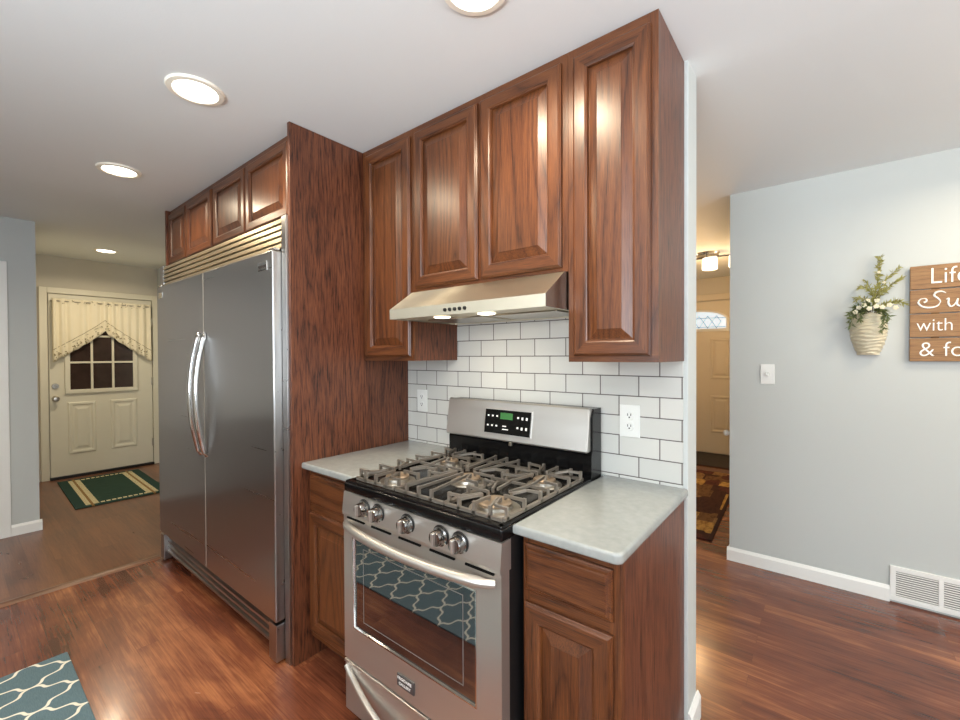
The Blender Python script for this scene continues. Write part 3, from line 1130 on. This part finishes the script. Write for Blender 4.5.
# bowed handles beside the door seam
for d, x in ((dl, FXM - 0.045), (dr, FXM + 0.040)):
    b = new()
    pts, rad = [], []
    for k in range(25):
        s = k / 24
        z = 0.835 + s * (1.53 - 0.835)
        bow = math.sin(PI * s) ** 0.8
        pts.append((x, YF - 0.004 - 0.052 * bow, z)); rad.append(0.015 if 0 < k < 24 else 0.010)
    tube(b, pts, rad, 12)
    obj('handle', b, M_CHROME, d, smooth=True)
# badges
b = bx(-1.795, -1.712, YF - 0.004, YF, 1.785, 1.828, 0.001)
bd = obj('badge', b, M_CHROME, dr)
obj('badge_plate', bx(-1.793, -1.714, YF - 0.005, YF - 0.004, 1.787, 1.812), plain('badge_plate_dark', lin(40, 38, 38), 0.5, spec=0.2), bd)
text('badge_lettering', 'Kenmore', 0.017, (-1.788, YF - 0.0055, 1.7915), FACE, M_CHROME, bd, 0.0003)
obj('badge', bx(-3.27, -3.20, YF - 0.004, YF, 1.79, 1.828, 0.001), M_CHROME, dl)
# stainless trim frame round the unit
obj('side_trim', bx(FXR + 0.004, XP - 0.020, -0.705, -0.66, 0.0, 2.028, 0.002), M_SSV, t)
obj('side_trim', bx(-3.408, FXL - 0.004, -0.705, -0.66, 0.0, 2.028, 0.002), M_SSV, t)
# louvred top grille
b = new()
z0, z1 = 1.884, 2.024
n = 5
obj('grille_back', bx(FXL, FXR + 0.004, -0.684, -0.678, z0, z1), M_GAP, t)
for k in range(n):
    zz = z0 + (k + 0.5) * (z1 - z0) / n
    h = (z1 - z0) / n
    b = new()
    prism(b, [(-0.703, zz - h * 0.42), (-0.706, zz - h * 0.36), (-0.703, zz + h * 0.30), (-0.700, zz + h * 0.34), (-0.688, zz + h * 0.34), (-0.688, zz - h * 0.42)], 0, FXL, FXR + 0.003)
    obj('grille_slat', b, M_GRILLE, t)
# base grille
obj('base_grille_back', bx(FXL + 0.05, FXR - 0.05, -0.700, -0.69, 0.035, 0.19), M_BLACKM, t)
for k in range(4):
    zz = 0.06 + k * 0.036
    b = new(); prism(b, [(-0.722, zz), (-0.722, zz + 0.012), (-0.702, zz + 0.02), (-0.702, zz)], 0, FXL + 0.07, FXR - 0.07)
    obj('base_grille_slat', b, M_SSV, t)
for x0, x1 in ((FXR - 0.075, FXR - 0.003), (FXL + 0.003, FXL + 0.075)):
    obj('foot_cover', bx(x0, x1, -0.742, -0.695, 0.012, 0.180, 0.003), M_SSV, t)

# ------------------------------------------------------------------ gas range
RX0, RX1 = -1.192, -0.4415
YD = -0.700
t = thing('gas_range', 'stainless steel five-burner gas range with oven', 'stove', (-0.822, 0, 0))
obj('body', bx(RX0 + 0.002, RX1 - 0.001, -0.665, -0.02, 0.02, 0.885), M_BLACKM, t)
# cooktop: black enamel tray with raised rim
b = new()
box(b, RX0, RX1, YD - 0.004, -0.105, 0.876, 0.912, 0.006, 3)
ck = obj('cooktop', b, M_BLACK, t, smooth=True)
b = new()
for (x0, x1, y0, y1) in ((RX0 + 0.004, RX1 - 0.004, YD, YD + 0.022), (RX0 + 0.004, RX1 - 0.004, -0.128, -0.108),
                          (RX0 + 0.004, RX0 + 0.024, YD, -0.108), (RX1 - 0.024, RX1 - 0.004, YD, -0.108)):
    box(b, x0, x1, y0, y1, 0.908, 0.919, 0.004, 2)
obj('cooktop_rim', b, M_BLACK, ck)
# burners
for bxx, byy, br in ((-0.562, -0.575, 0.054), (-0.562, -0.265, 0.042), (-0.807, -0.415, 0.046), (-1.035, -0.570, 0.045), (-1.045, -0.265, 0.040)):
    b = new(); lathe(b, [(br * 1.55, 0.912), (br * 1.5, 0.916), (br * 1.1, 0.916), (br * 1.05, 0.926), (br * 0.4, 0.926)], (bxx, byy, 0), 'Z', 28)
    bu = obj('burner', b, M_BURN, t, smooth=True)
    b = new(); lathe(b, [(br * 0.98, 0.926), (br, 0.928), (br, 0.933), (br * 0.9, 0.937), (0, 0.938)], (bxx, byy, 0), 'Z', 28)
    obj('burner_cap', b, M_CAP, bu, smooth=True)
# grates: three iron sections with fingers running in towards the burners
def bar(bm, p, q, w=0.007, h=0.009):
    p, q = Vector(p), Vector(q)
    d = (q - p).normalized()
    s = d.cross(Vector((0, 0, 1)))
    s = s.normalized() * w / 2 if s.length > 1e-4 else Vector((w / 2, 0, 0))
    u = s.cross(d).normalized() * h / 2
    vs = []
    for P in (p, q):
        vs.append([bm.verts.new(P + s + u), bm.verts.new(P - s + u), bm.verts.new(P - s - u), bm.verts.new(P + s - u)])
    fs = [bm.faces.new(vs[0]), bm.faces.new(vs[1][::-1])]
    for k in range(4):
        fs.append(bm.faces.new((vs[0][k], vs[1][k], vs[1][(k + 1) % 4], vs[0][(k + 1) % 4])))
    bmesh.ops.recalc_face_normals(bm, faces=fs)
ZG = 0.953
def grate(x0, x1, centers):
    b = new()
    y0, y1 = -0.672, -0.160
    zl = 0.926
    for p, q in (((x0, y0, zl), (x1, y0, zl)), ((x1, y0, zl), (x1, y1, zl)), ((x1, y1, zl), (x0, y1, zl)), ((x0, y1, zl), (x0, y0, zl))):
        bar(b, p, q, 0.010, 0.010)
    def finger(px, py, qx, qy, kink=None):
        bar(b, (px, py, zl - 0.004), (px, py, ZG + 0.006), 0.010, 0.010)
        pts = [(px, py, ZG)]
        if kink: pts.append((kink[0], kink[1], ZG))
        pts.append((qx, qy, ZG))
        for a, c in zip(pts, pts[1:]):
            bar(b, a, c)
        bar(b, (qx, qy, ZG + 0.004), (qx, qy, ZG - 0.012), 0.008, 0.008)
    hw = (x1 - x0) / 2
    xm = (x0 + x1) / 2
    for cx, cy, gap in centers:
        for dy in (-0.075, 0.0, 0.075):
            for s, xe in ((-1, x0), (1, x1)):
                finger(xe, cy + dy * 1.25, cx + s * gap * (0.9 if dy == 0 else 1.0), cy + dy * 0.42, kink=(xe + (cx - xe) * 0.45, cy + dy * 1.15))
        for s in (-1, 1):
            if cy + s * 0.17 < -0.42 or len(centers) == 1:
                pass
        for dx in (-0.06, 0.0, 0.06):
            if cy < -0.45 or len(centers) == 1:
                finger(cx + dx, y0, cx + dx * 0.5, cy - gap * 1.0)
            if cy > -0.37 or len(centers) == 1:
                finger(cx + dx, y1, cx + dx * 0.5, cy + gap * 1.0)
    if len(centers) == 2:
        ym = (y0 + y1) / 2
        bar(b, (x0, ym, ZG - 0.004), (x1, ym, ZG - 0.004))
        bar(b, (x0, ym, zl), (x0, ym, ZG)); bar(b, (x1, ym, zl), (x1, ym, ZG))
        for cx, cy, gap in centers:
            s = 1 if cy < ym else -1
            for dx in (-0.04, 0.04):
                bar(b, (cx + dx, ym, ZG), (cx + dx * 0.6, cy + s * gap, ZG))
    obj('grate', b, M_IRON, t)
grate(-1.150, -0.930, [(-1.035, -0.560, 0.034), (-1.045, -0.268, 0.030)])
grate(-0.923, -0.691, [(-0.807, -0.415, 0.036)])
grate(-0.684, -0.460, [(-0.566, -0.560, 0.038), (-0.566, -0.268, 0.030)])
# front control panel with knobs
b = new()
prism(b, [(-0.660, 0.788), (YD - 0.010, 0.788), (YD - 0.012, 0.800), (YD - 0.004, 0.875), (-0.660, 0.875)], 0, RX0, RX1)
cp = obj('control_panel', b, M_SS, t)
for kx in (-1.058, -0.978, -0.824, -0.671, -0.592):
    b = new()
    lathe(b, [(0.0300, 0.0), (0.0300, -0.006), (0.0262, -0.008), (0.0240, -0.026), (0.0225, -0.030), (0, -0.031)], (kx, YD - 0.008, 0.838), 'Y', 28)
    kn = obj('knob', b, M_KNOB, t, smooth=True)
    b = new(); box(b, kx - 0.0055, kx + 0.0055, YD - 0.050, YD - 0.036, 0.838 - 0.021, 0.838 + 0.021, 0.003)
    obj('knob_grip', b, M_SS, kn)
    b = new(); lathe(b, [(0.0345, -0.0005), (0.0335, -0.0025), (0.0295, -0.0025)], (kx, YD - 0.0075, 0.838), 'Y', 28)
    obj('knob_bezel', b, M_BLACKM, kn, smooth=True)
# vent slots under the control panel
b = new()
for k in range(5):
    xx = RX0 + 0.03 + k * 0.148
    box(b, xx, xx + 0.105, YD - 0.0125, YD - 0.005, 0.7805, 0.7865)
obj('vent_slots', b, M_GAP, cp)['kind'] = 'stuff'
# oven door
b = new()
gx0, gx1, gz0, gz1 = -1.128, -0.534, 0.372, 0.712
xs = [RX0 + 0.001, gx0, gx1, RX1 - 0.001]; zs = [0.238, gz0, gz1, 0.788]
for i in range(3):
    for j in range(3):
        if i == 1 and j == 1: continue
        box(b, xs[i], xs[i + 1], YD - 0.006, -0.667, zs[j], zs[j + 1])
bmesh.ops.remove_doubles(b, verts=b.verts[:], dist=1e-5)
od = obj('oven_door', b, M_SS, t)
obj('door_glass', bx(gx0, gx1, YD - 0.002, YD + 0.006, gz0, gz1), oven_glass_mat(), od)
b = loops(new(), gx0 - 0.004, gx1 + 0.004, gz0 - 0.004, gz1 + 0.004, [(0, YD - 0.006), (0.001, YD - 0.009), (0.005, YD - 0.009), (0.007, YD - 0.002)], cap=False, mats=(0, 0))
obj('glass_bezel', b, M_CHROME, od)
b = loops(new(), gx0 + 0.052, gx1 - 0.052, gz0 + 0.035, gz1 - 0.03, [(0, YD - 0.0022), (0.0015, YD - 0.0032), (0.003, YD - 0.0022)], cap=False, mats=(0, 0))
obj('glass_inner_line', b, plain('inner_line', lin(120, 116, 112), 0.3, 0.3), od)
# bowed oven handle
b = new()
pts, rad = [], []
for k in range(29):
    s = k / 28
    x = RX0 + 0.020 + s * (RX1 - RX0 - 0.040)
    pts.append((x, YD - 0.008 - 0.052 * math.sin(PI * s) ** 0.55, 0.757)); rad.append(0.0165 if 1 < k < 27 else 0.013)
tube(b, pts, rad, 14)
obj('door_handle', b, M_SS, od, smooth=True)
# maker's badge
bd = obj('badge', bx(-0.880, -0.795, YD - 0.011, YD - 0.006, 0.276, 0.318, 0.0015), plain('badge_grey', lin(92, 90, 90), 0.3, 0.5), od)
text('badge_lettering', 'FRIGIDAIRE', 0.0145, (-0.876, YD - 0.0115, 0.301), FACE, M_LETTER, bd, 0.0003, 0.95)
text('badge_lettering', 'GALLERY', 0.013, (-0.869, YD - 0.0115, 0.284), FACE, M_LETTER, bd, 0.0003, 1.1)
# storage drawer with a curved grip
b = bx(RX0 + 0.001, RX1 - 0.001, YD - 0.004, -0.667, 0.035, 0.228, 0.004)
dw = obj('storage_drawer', b, M_SS, t)
b = new()
pts = []
for k in range(25):
    s = k / 24
    x = RX0 + 0.02 + s * (RX1 - RX0 - 0.04)
    pts.append((x, YD - 0.010 - 0.03 * math.sin(PI * s), 0.212 - 0.105 * math.sin(PI * s) ** 0.8))
tube(b, pts, 0.011, 10)
obj('drawer_grip', b, M_SS, dw, smooth=True)
obj('drawer_top_lip', bx(RX0 + 0.001, RX1 - 0.001, YD - 0.008, YD - 0.003, 0.218, 0.230, 0.002), M_SS, dw)
# backguard
b = new()
prism(b, [(-0.02, 0.90), (-0.110, 0.90), (-0.110, 1.005), (-0.100, 1.020), (-0.100, 1.150), (-0.085, 1.185), (-0.02, 1.185)], 0, RX0 + 0.004, RX1 - 0.003)
bg = obj('backguard', b, M_BLACK, t)
b = new()
prism(b, [(-0.132, 1.024), (-0.128, 1.018), (-0.098, 1.018), (-0.070, 1.186), (-0.098, 1.190), (-0.108, 1.184)], 0, RX0 + 0.001, RX1 - 0.012)
bmesh.ops.bevel(b, geom=[e for e in b.edges if abs(e.verts[0].co.x - e.verts[1].co.x) < 1e-6], offset=0.004, segments=2, affect='EDGES')
bp = obj('backguard_panel', b, M_SS, bg)
# display module lies on the sloped panel
tilt = math.atan2(0.024, 0.160)
def on_panel(x0, x1, z0, z1, out, depth, bev=0.0):
    """z measured up the slope from z=1.024, y outwards"""
    b = bx(x0, x1, -out, -out + depth, z0, z1, bev)
    b.transform(Matrix.Translation((0, -0.132, 1.024)) @ Matrix.Rotation(-tilt, 4, 'X'))
    return b
dp = obj('display_bezel', on_panel(-0.958, -0.704, 0.020, 0.135, 0.003, 0.004, 0.0015), M_SS, bp)
obj('display_glass', on_panel(-0.952, -0.710, 0.025, 0.130, 0.005, 0.003, 0.001), M_BLACK, dp)
obj('clock_display', on_panel(-0.868, -0.802, 0.090, 0.118, 0.0056, 0.001), M_GREENLED, dp)
b = new()
for zz in (0.055, 0.098):
    for k in range(3):
        merge(b, on_panel(-0.938 + k * 0.024, -0.929 + k * 0.024, zz, zz + 0.007, 0.0056, 0.001))
    for k in range(3):
        merge(b, on_panel(-0.778 + k * 0.022, -0.769 + k * 0.022, zz - (0.004 if k else 0), zz + 0.008, 0.0056, 0.001))
for k in range(2):
    merge(b, on_panel(-0.853, -0.833 + k * 0.012, 0.058 - k * 0.014, 0.062 - k * 0.014, 0.0056, 0.001))
obj('touch_keys', b, M_LETTER, dp)['kind'] = 'stuff'
obj('panel_latch', bx(-0.822, -0.806, -0.128, -0.112, 1.000, 1.016, 0.002), M_NICKEL, bg)

# ------------------------------------------------------------------ sideboard by the left wall, mirrored in the fridge
t = thing('sideboard', 'low dark wood sideboard at the left wall, mirrored low in the fridge door', 'sideboard', (-4.45, -2.5, 0))
obj('carcass', bx(-4.675, -4.25, -3.30, -1.74, 0.06, 0.70, 0.003), M_WDARK, t)
obj('top_board', bx(-4.68, -4.23, -3.32, -1.72, 0.70, 0.725, 0.004), M_WDARK, t)
for yy in (-3.27, -1.82):
    for xx in (-4.66, -4.31):
        obj('leg', bx(xx, xx + 0.05, yy, yy + 0.05, 0, 0.06), M_WDARK, t)

# ------------------------------------------------------------------ rugs
rg = bx(-2.53, -0.35, -2.05, -1.315, 0.001, 0.009, 0.003)
tag(obj('trellis_runner', rg, trellis_mat(), loc=(-2.53, -1.315, 0)), 'blue-grey trellis runner rug on the kitchen floor at the lower left', 'rug')
gx, gy = -5.70, -0.53
hx_, hy_ = 0.56, 0.40
b = bx(-0.655, 0.655, -0.36, 0.36, 0.001, 0.010, 0.003)
go = obj('door_rug', b, border_rug_mat(0.655, 0.36))
go.location = (-5.72, -0.555, 0); go.rotation_euler = (0, 0, math.radians(-1.5))
tag(go, 'dark green rug with cream border before the hall door', 'rug')

# ------------------------------------------------------------------ right wall: switch, planter, sign, register
YW = 1.66
t = thing('light_switch', 'white light switch plate on the grey wall left of the planter', 'light switch', (-0.033, YW, 1.266))
obj('switch_plate', bx(-0.070, 0.006, YW - 0.006, YW, 1.202, 1.330, 0.002), M_PLAST, t)
b = new(); lathe(b, [(0, -0.016), (0.010, -0.016), (0.0125, 0)], (-0.032, YW - 0.006, 1.266), 'Y', 20)
obj('dimmer_knob', b, M_PLAST, t, smooth=True)

t = thing('floor_register', 'white return air vent grille at the foot of the grey wall', 'vent', (0.745, YW, 0.02))
b = new()
x0, x1, z0, z1 = 0.546, 0.944, 0.012, 0.205
xm = (x0 + x1) / 2
for a, c, e, f in ((x0, x1, z0, z0 + 0.028), (x0, x1, z1 - 0.028, z1), (x0, x0 + 0.024, z0 + 0.028, z1 - 0.028),
                   (x1 - 0.024, x1, z0 + 0.028, z1 - 0.028), (xm - 0.010, xm + 0.010, z0 + 0.028, z1 - 0.028)):
    box(b, a, c, YW - 0.010, YW, e, f, 0.0015)
obj('vent_frame', b, M_WHITE, t)
obj('vent_back', bx(x0 + 0.024, x1 - 0.024, YW - 0.002, YW, z0 + 0.028, z1 - 0.028), plain('vent_shadow', lin(70, 70, 70), 0.8), t)
for a, c in ((x0 + 0.024, xm - 0.010), (xm + 0.010, x1 - 0.024)):
    b = new()
    for k in range(11):
        zz = z0 + 0.033 + k * 0.0122
        prism(b, [(YW - 0.008, zz), (YW - 0.008, zz + 0.0055), (YW - 0.003, zz + 0.0060), (YW - 0.003, zz + 0.0008)], 0, a, c)
    obj('louver_panel', b, M_WHITE, t)

# wood plank sign
t = thing('plank_sign', 'brown wooden plank sign with white lettering cut by the right picture edge', 'sign', (0.84, YW, 1.61))
SW = sign_wood()
zb, zt_ = 1.350, 1.868
hh = (zt_ - zb) / 4
for k in range(4):
    o_ = obj('plank', bx(0.617, 1.07, YW - 0.030, YW - 0.012, zb + k * hh + 0.0025, zb + (k + 1) * hh - 0.0025, 0.0015), SW, t)
for xx in (0.70, 0.96):
    obj('back_batten', bx(xx, xx + 0.03, YW - 0.012, YW, zb + 0.02, zt_ - 0.02), SW, t)
ys = YW - 0.031
text('lettering', 'Life is', 0.122, (0.688, ys, zb + 3 * hh + 0.028), FACE, M_LETTER, t, 0.001, 0.84, -0.0012)
text('lettering', 'with family', 0.096, (0.641, ys, zb + hh + 0.036), FACE, M_LETTER, t, 0.001, 0.82, -0.0010)
text('lettering', '& food', 0.112, (0.650, ys, zb + 0.030), FACE, M_LETTER, t, 0.001, 0.90, -0.0012)
# script word drawn as brush strokes
def stroke(bm, pts, r):
    n = 8
    P = [Vector(p) for p in pts]
    out = []
    for i in range(len(P) - 1):
        p0, p1, p2, p3 = P[max(i - 1, 0)], P[i], P[i + 1], P[min(i + 2, len(P) - 1)]
        for k in range(n):
            s = k / n
            out.append(0.5 * ((2 * p1) + (-p0 + p2) * s + (2 * p0 - 5 * p1 + 4 * p2 - p3) * s * s + (-p0 + 3 * p1 - 3 * p2 + p3) * s ** 3))
    out.append(P[-1])
    m = len(out)
    tube(bm, [(v.x, ys, v.y) for v in out], [r * (0.55 + 0.6 * abs(math.sin(PI * 2.5 * i / m))) for i in range(m)], 8, flat=1)
b = new()
ox, oz, S = 0.640, zb + 2 * hh + 0.030, 0.085
q = lambda L: [(ox + x * S, oz + z * S) for x, z in L]
stroke(b, q([(1.30, .86), (1.12, .98), (.88, .94), (.80, .74), (.96, .55), (1.06, .34), (.92, .08), (.58, .0), (.26, .10), (.10, .34), (.20, .56), (.42, .58), (.46, .42), (.34, .34)]), 0.0042)
stroke(b, q([(1.32, .46), (1.42, .52), (1.40, .22), (1.50, .02), (1.66, .12), (1.80, .48), (1.76, .16), (1.88, .02), (2.04, .14), (2.14, .46), (2.20, .50), (2.34, .40)]), 0.0038)
stroke(b, q([(2.34, .22), (2.54, .34), (2.52, .50), (2.40, .44), (2.36, .18), (2.48, .02), (2.66, .16), (2.88, .34), (2.86, .50), (2.74, .44), (2.70, .18), (2.82, .02), (3.02, .16)]), 0.0038)
stroke(b, q([(3.02, .16), (3.22, .90), (3.10, .30), (3.16, .04), (3.36, .14)]), 0.0038)
stroke(b, q([(2.98, .56), (3.38, .60)]), 0.0034)
obj('script_lettering', b, M_LETTER, t, smooth=True)

# wall pocket planter with greenery
t = thing('wall_planter', 'cream ceramic wall pocket with greenery and white flowers', 'planter', (0.447, YW, 1.405))
b = new()
PX = 0.450
NZ_, NA = 40, 28
rings = []
for j in range(NZ_ + 1):
    s = j / NZ_
    z = 1.388 + s * (1.625 - 1.388)
    w = 0.046 + 0.036 * math.sin(min(1.0, s / 0.62) * PI / 2) - 0.016 * max(0, (s - 0.62) / 0.38) ** 1.5
    ring = []
    for k in range(NA + 1):
        a = PI * k / NA
        rw = w + 0.0022 * math.sin(s * 75 + 1.6 * math.sin(a * 3 + s * 9)) + 0.001 * math.sin(a * 11 + s * 30)
        ring.append(b.verts.new((PX + math.cos(a) * rw, YW - 0.002 - math.sin(a) * rw * 1.05, z)))
    rings.append(ring)
for j in range(NZ_):
    for k in range(NA):
        b.faces.new((rings[j][k], rings[j][k + 1], rings[j + 1][k + 1], rings[j + 1][k]))
b.faces.new(rings[0][::-1])
# back
for j in range(NZ_):
    b.faces.new((rings[j][0], rings[j + 1][0], rings[j + 1][-1], rings[j][-1]))
# inner lip and soil
inner = [b.verts.new((PX + (v.co.x - PX) * 0.88, YW - 0.004 + (v.co.y - YW) * 0.88, 1.620)) for v in rings[-1]]
for k in range(NA):
    b.faces.new((rings[-1][k], rings[-1][k + 1], inner[k + 1], inner[k]))
b.faces.new(inner)
bmesh.ops.recalc_face_normals(b, faces=b.faces[:])
obj('ceramic_pocket', b, M_CERAMIC, t, smooth=True)
rr = random.Random(11)
stems, leaves, leaves2 = new(), new(), new()
def sprig(p0, ctrl, p1, n, ll, bmx, wide=0.14):
    p0, ctrl, p1 = Vector(p0), Vector(ctrl), Vector(p1)
    pts = [p0 * (1 - s) ** 2 + ctrl * 2 * s * (1 - s) + p1 * s * s for s in [i / 10 for i in range(11)]]
    tube(stems, pts, [0.0018 * (1 - 0.06 * i) for i in range(11)], 5)
    for i in range(n):
        s = 0.15 + 0.85 * i / n
        p = p0 * (1 - s) ** 2 + ctrl * 2 * s * (1 - s) + p1 * s * s
        tg = ((ctrl - p0) * (1 - s) + (p1 - ctrl) * s).normalized()
        side = Vector((rr.uniform(-1, 1), rr.uniform(-1, 0.35), rr.uniform(-1, 1)))
        d = (tg * 0.7 + side * 0.8).normalized() * ll * rr.uniform(0.7, 1.15)
        nrm = d.cross(Vector((rr.uniform(-1, 1), rr.uniform(-1, 1), rr.uniform(-1, 1)))).normalized()
        sd = d.cross(nrm).normalized() * ll * wide
        mid = p + d * 0.5 + nrm * ll * 0.08
        v = [bmx.verts.new(p), bmx.verts.new(p + d * 0.45 + sd), bmx.verts.new(p + d), bmx.verts.new(p + d * 0.45 - sd), bmx.verts.new(mid)]
        for a_, b_ in ((0, 1), (1, 2), (2, 3), (3, 0)):
            bmx.faces.new((v[a_], v[b_], v[4]))
top = (PX + 0.01, YW - 0.05, 1.61)
sprig(top, (PX + 0.035, YW - 0.05, 1.77), (0.497, YW - 0.03, 1.94), 120, 0.030, leaves)
sprig((0.478, YW - .05, 1.72), (0.51, YW - .06, 1.81), (0.575, YW - .05, 1.865), 48, 0.026, leaves)
sprig((0.475, YW - .05, 1.68), (0.52, YW - .06, 1.77), (0.585, YW - .05, 1.81), 48, 0.028, leaves)
sprig((0.470, YW - .05, 1.70), (0.45, YW - .06, 1.78), (0.410, YW - .05, 1.775), 40, 0.026, leaves)
sprig((0.470, YW - .05, 1.70), (0.46, YW - .06, 1.76), (0.435, YW - .05, 1.81), 30, 0.024, leaves)
sprig(top, (0.40, YW - .08, 1.71), (0.362, YW - .08, 1.61), 60, 0.032, leaves2)
sprig(top, (0.38, YW - .10, 1.68), (0.368, YW - .10, 1.545), 70, 0.032, leaves2)
sprig(top, (0.42, YW - .12, 1.68), (0.405, YW - .115, 1.575), 50, 0.030, leaves2)
sprig(top, (0.52, YW - .09, 1.70), (0.592, YW - .08, 1.665), 60, 0.032, leaves)
sprig(top, (0.52, YW - .12, 1.68), (0.500, YW - .12, 1.515), 80, 0.032, leaves2)
sprig(top, (0.50, YW - .12, 1.68), (0.530, YW - .11, 1.575), 60, 0.032, leaves2)
sprig(top, (0.44, YW - .10, 1.73), (0.39, YW - .08, 1.70), 50, 0.030, leaves)
sprig(top, (0.47, YW - .10, 1.75), (0.51, YW - .09, 1.74), 50, 0.032, leaves)
sprig(top, (0.44, YW - .11, 1.70), (0.43, YW - .11, 1.66), 40, 0.030, leaves2)
obj('stem', stems, M_STEM, t)
obj('light_foliage', leaves, M_LEAF, t)['kind'] = 'stuff'
obj('dark_foliage', leaves2, M_LEAF2, t)['kind'] = 'stuff'
fp = [(0.405, 0.09, 1.655), (0.425, 0.115, 1.665), (0.447, 0.12, 1.645), (0.475, 0.12, 1.655), (0.50, 0.11, 1.65), (0.53, 0.10, 1.66),
      (0.555, 0.09, 1.645), (0.44, 0.10, 1.69), (0.39, 0.10, 1.63), (0.48, 0.09, 1.69), (0.51, 0.06, 1.79), (0.49, 0.05, 1.85)]
for i, (x, yy, z) in enumerate(fp):
    b = new()
    r = 0.0095 if i < 10 else 0.006
    for k in range(5):
        a = 2 * PI * k / 5 + i
        cx_, cz_ = math.cos(a) * r * 0.8, math.sin(a) * r * 0.8
        lathe(b, [(0, -0.004), (r * 0.55, -0.002), (r * 0.6, 0.001), (0, 0.003)], (x + cx_, YW - yy, z + cz_), 'Y', 8)
    lathe(b, [(0, -0.007), (r * 0.3, -0.005), (r * 0.3, 0)], (x, YW - yy, z), 'Y', 8)
    obj('blossom', b, M_FLOWER, t, smooth=True)

# small white knob on the wall end, showing past the corner
b = new(); lathe(b, [(0.011, 0.0), (0.010, -0.010), (0.017, -0.018), (0.021, -0.028), (0.017, -0.040), (0, -0.045)], (-0.2455, 1.71, 0.853), 'X', 18)
tag(obj('door_stop', b, M_WHITE, smooth=True, loc=(-0.2455, 1.71, 0.853)), 'small round white door stop showing past the corner of the grey wall', 'door stop')
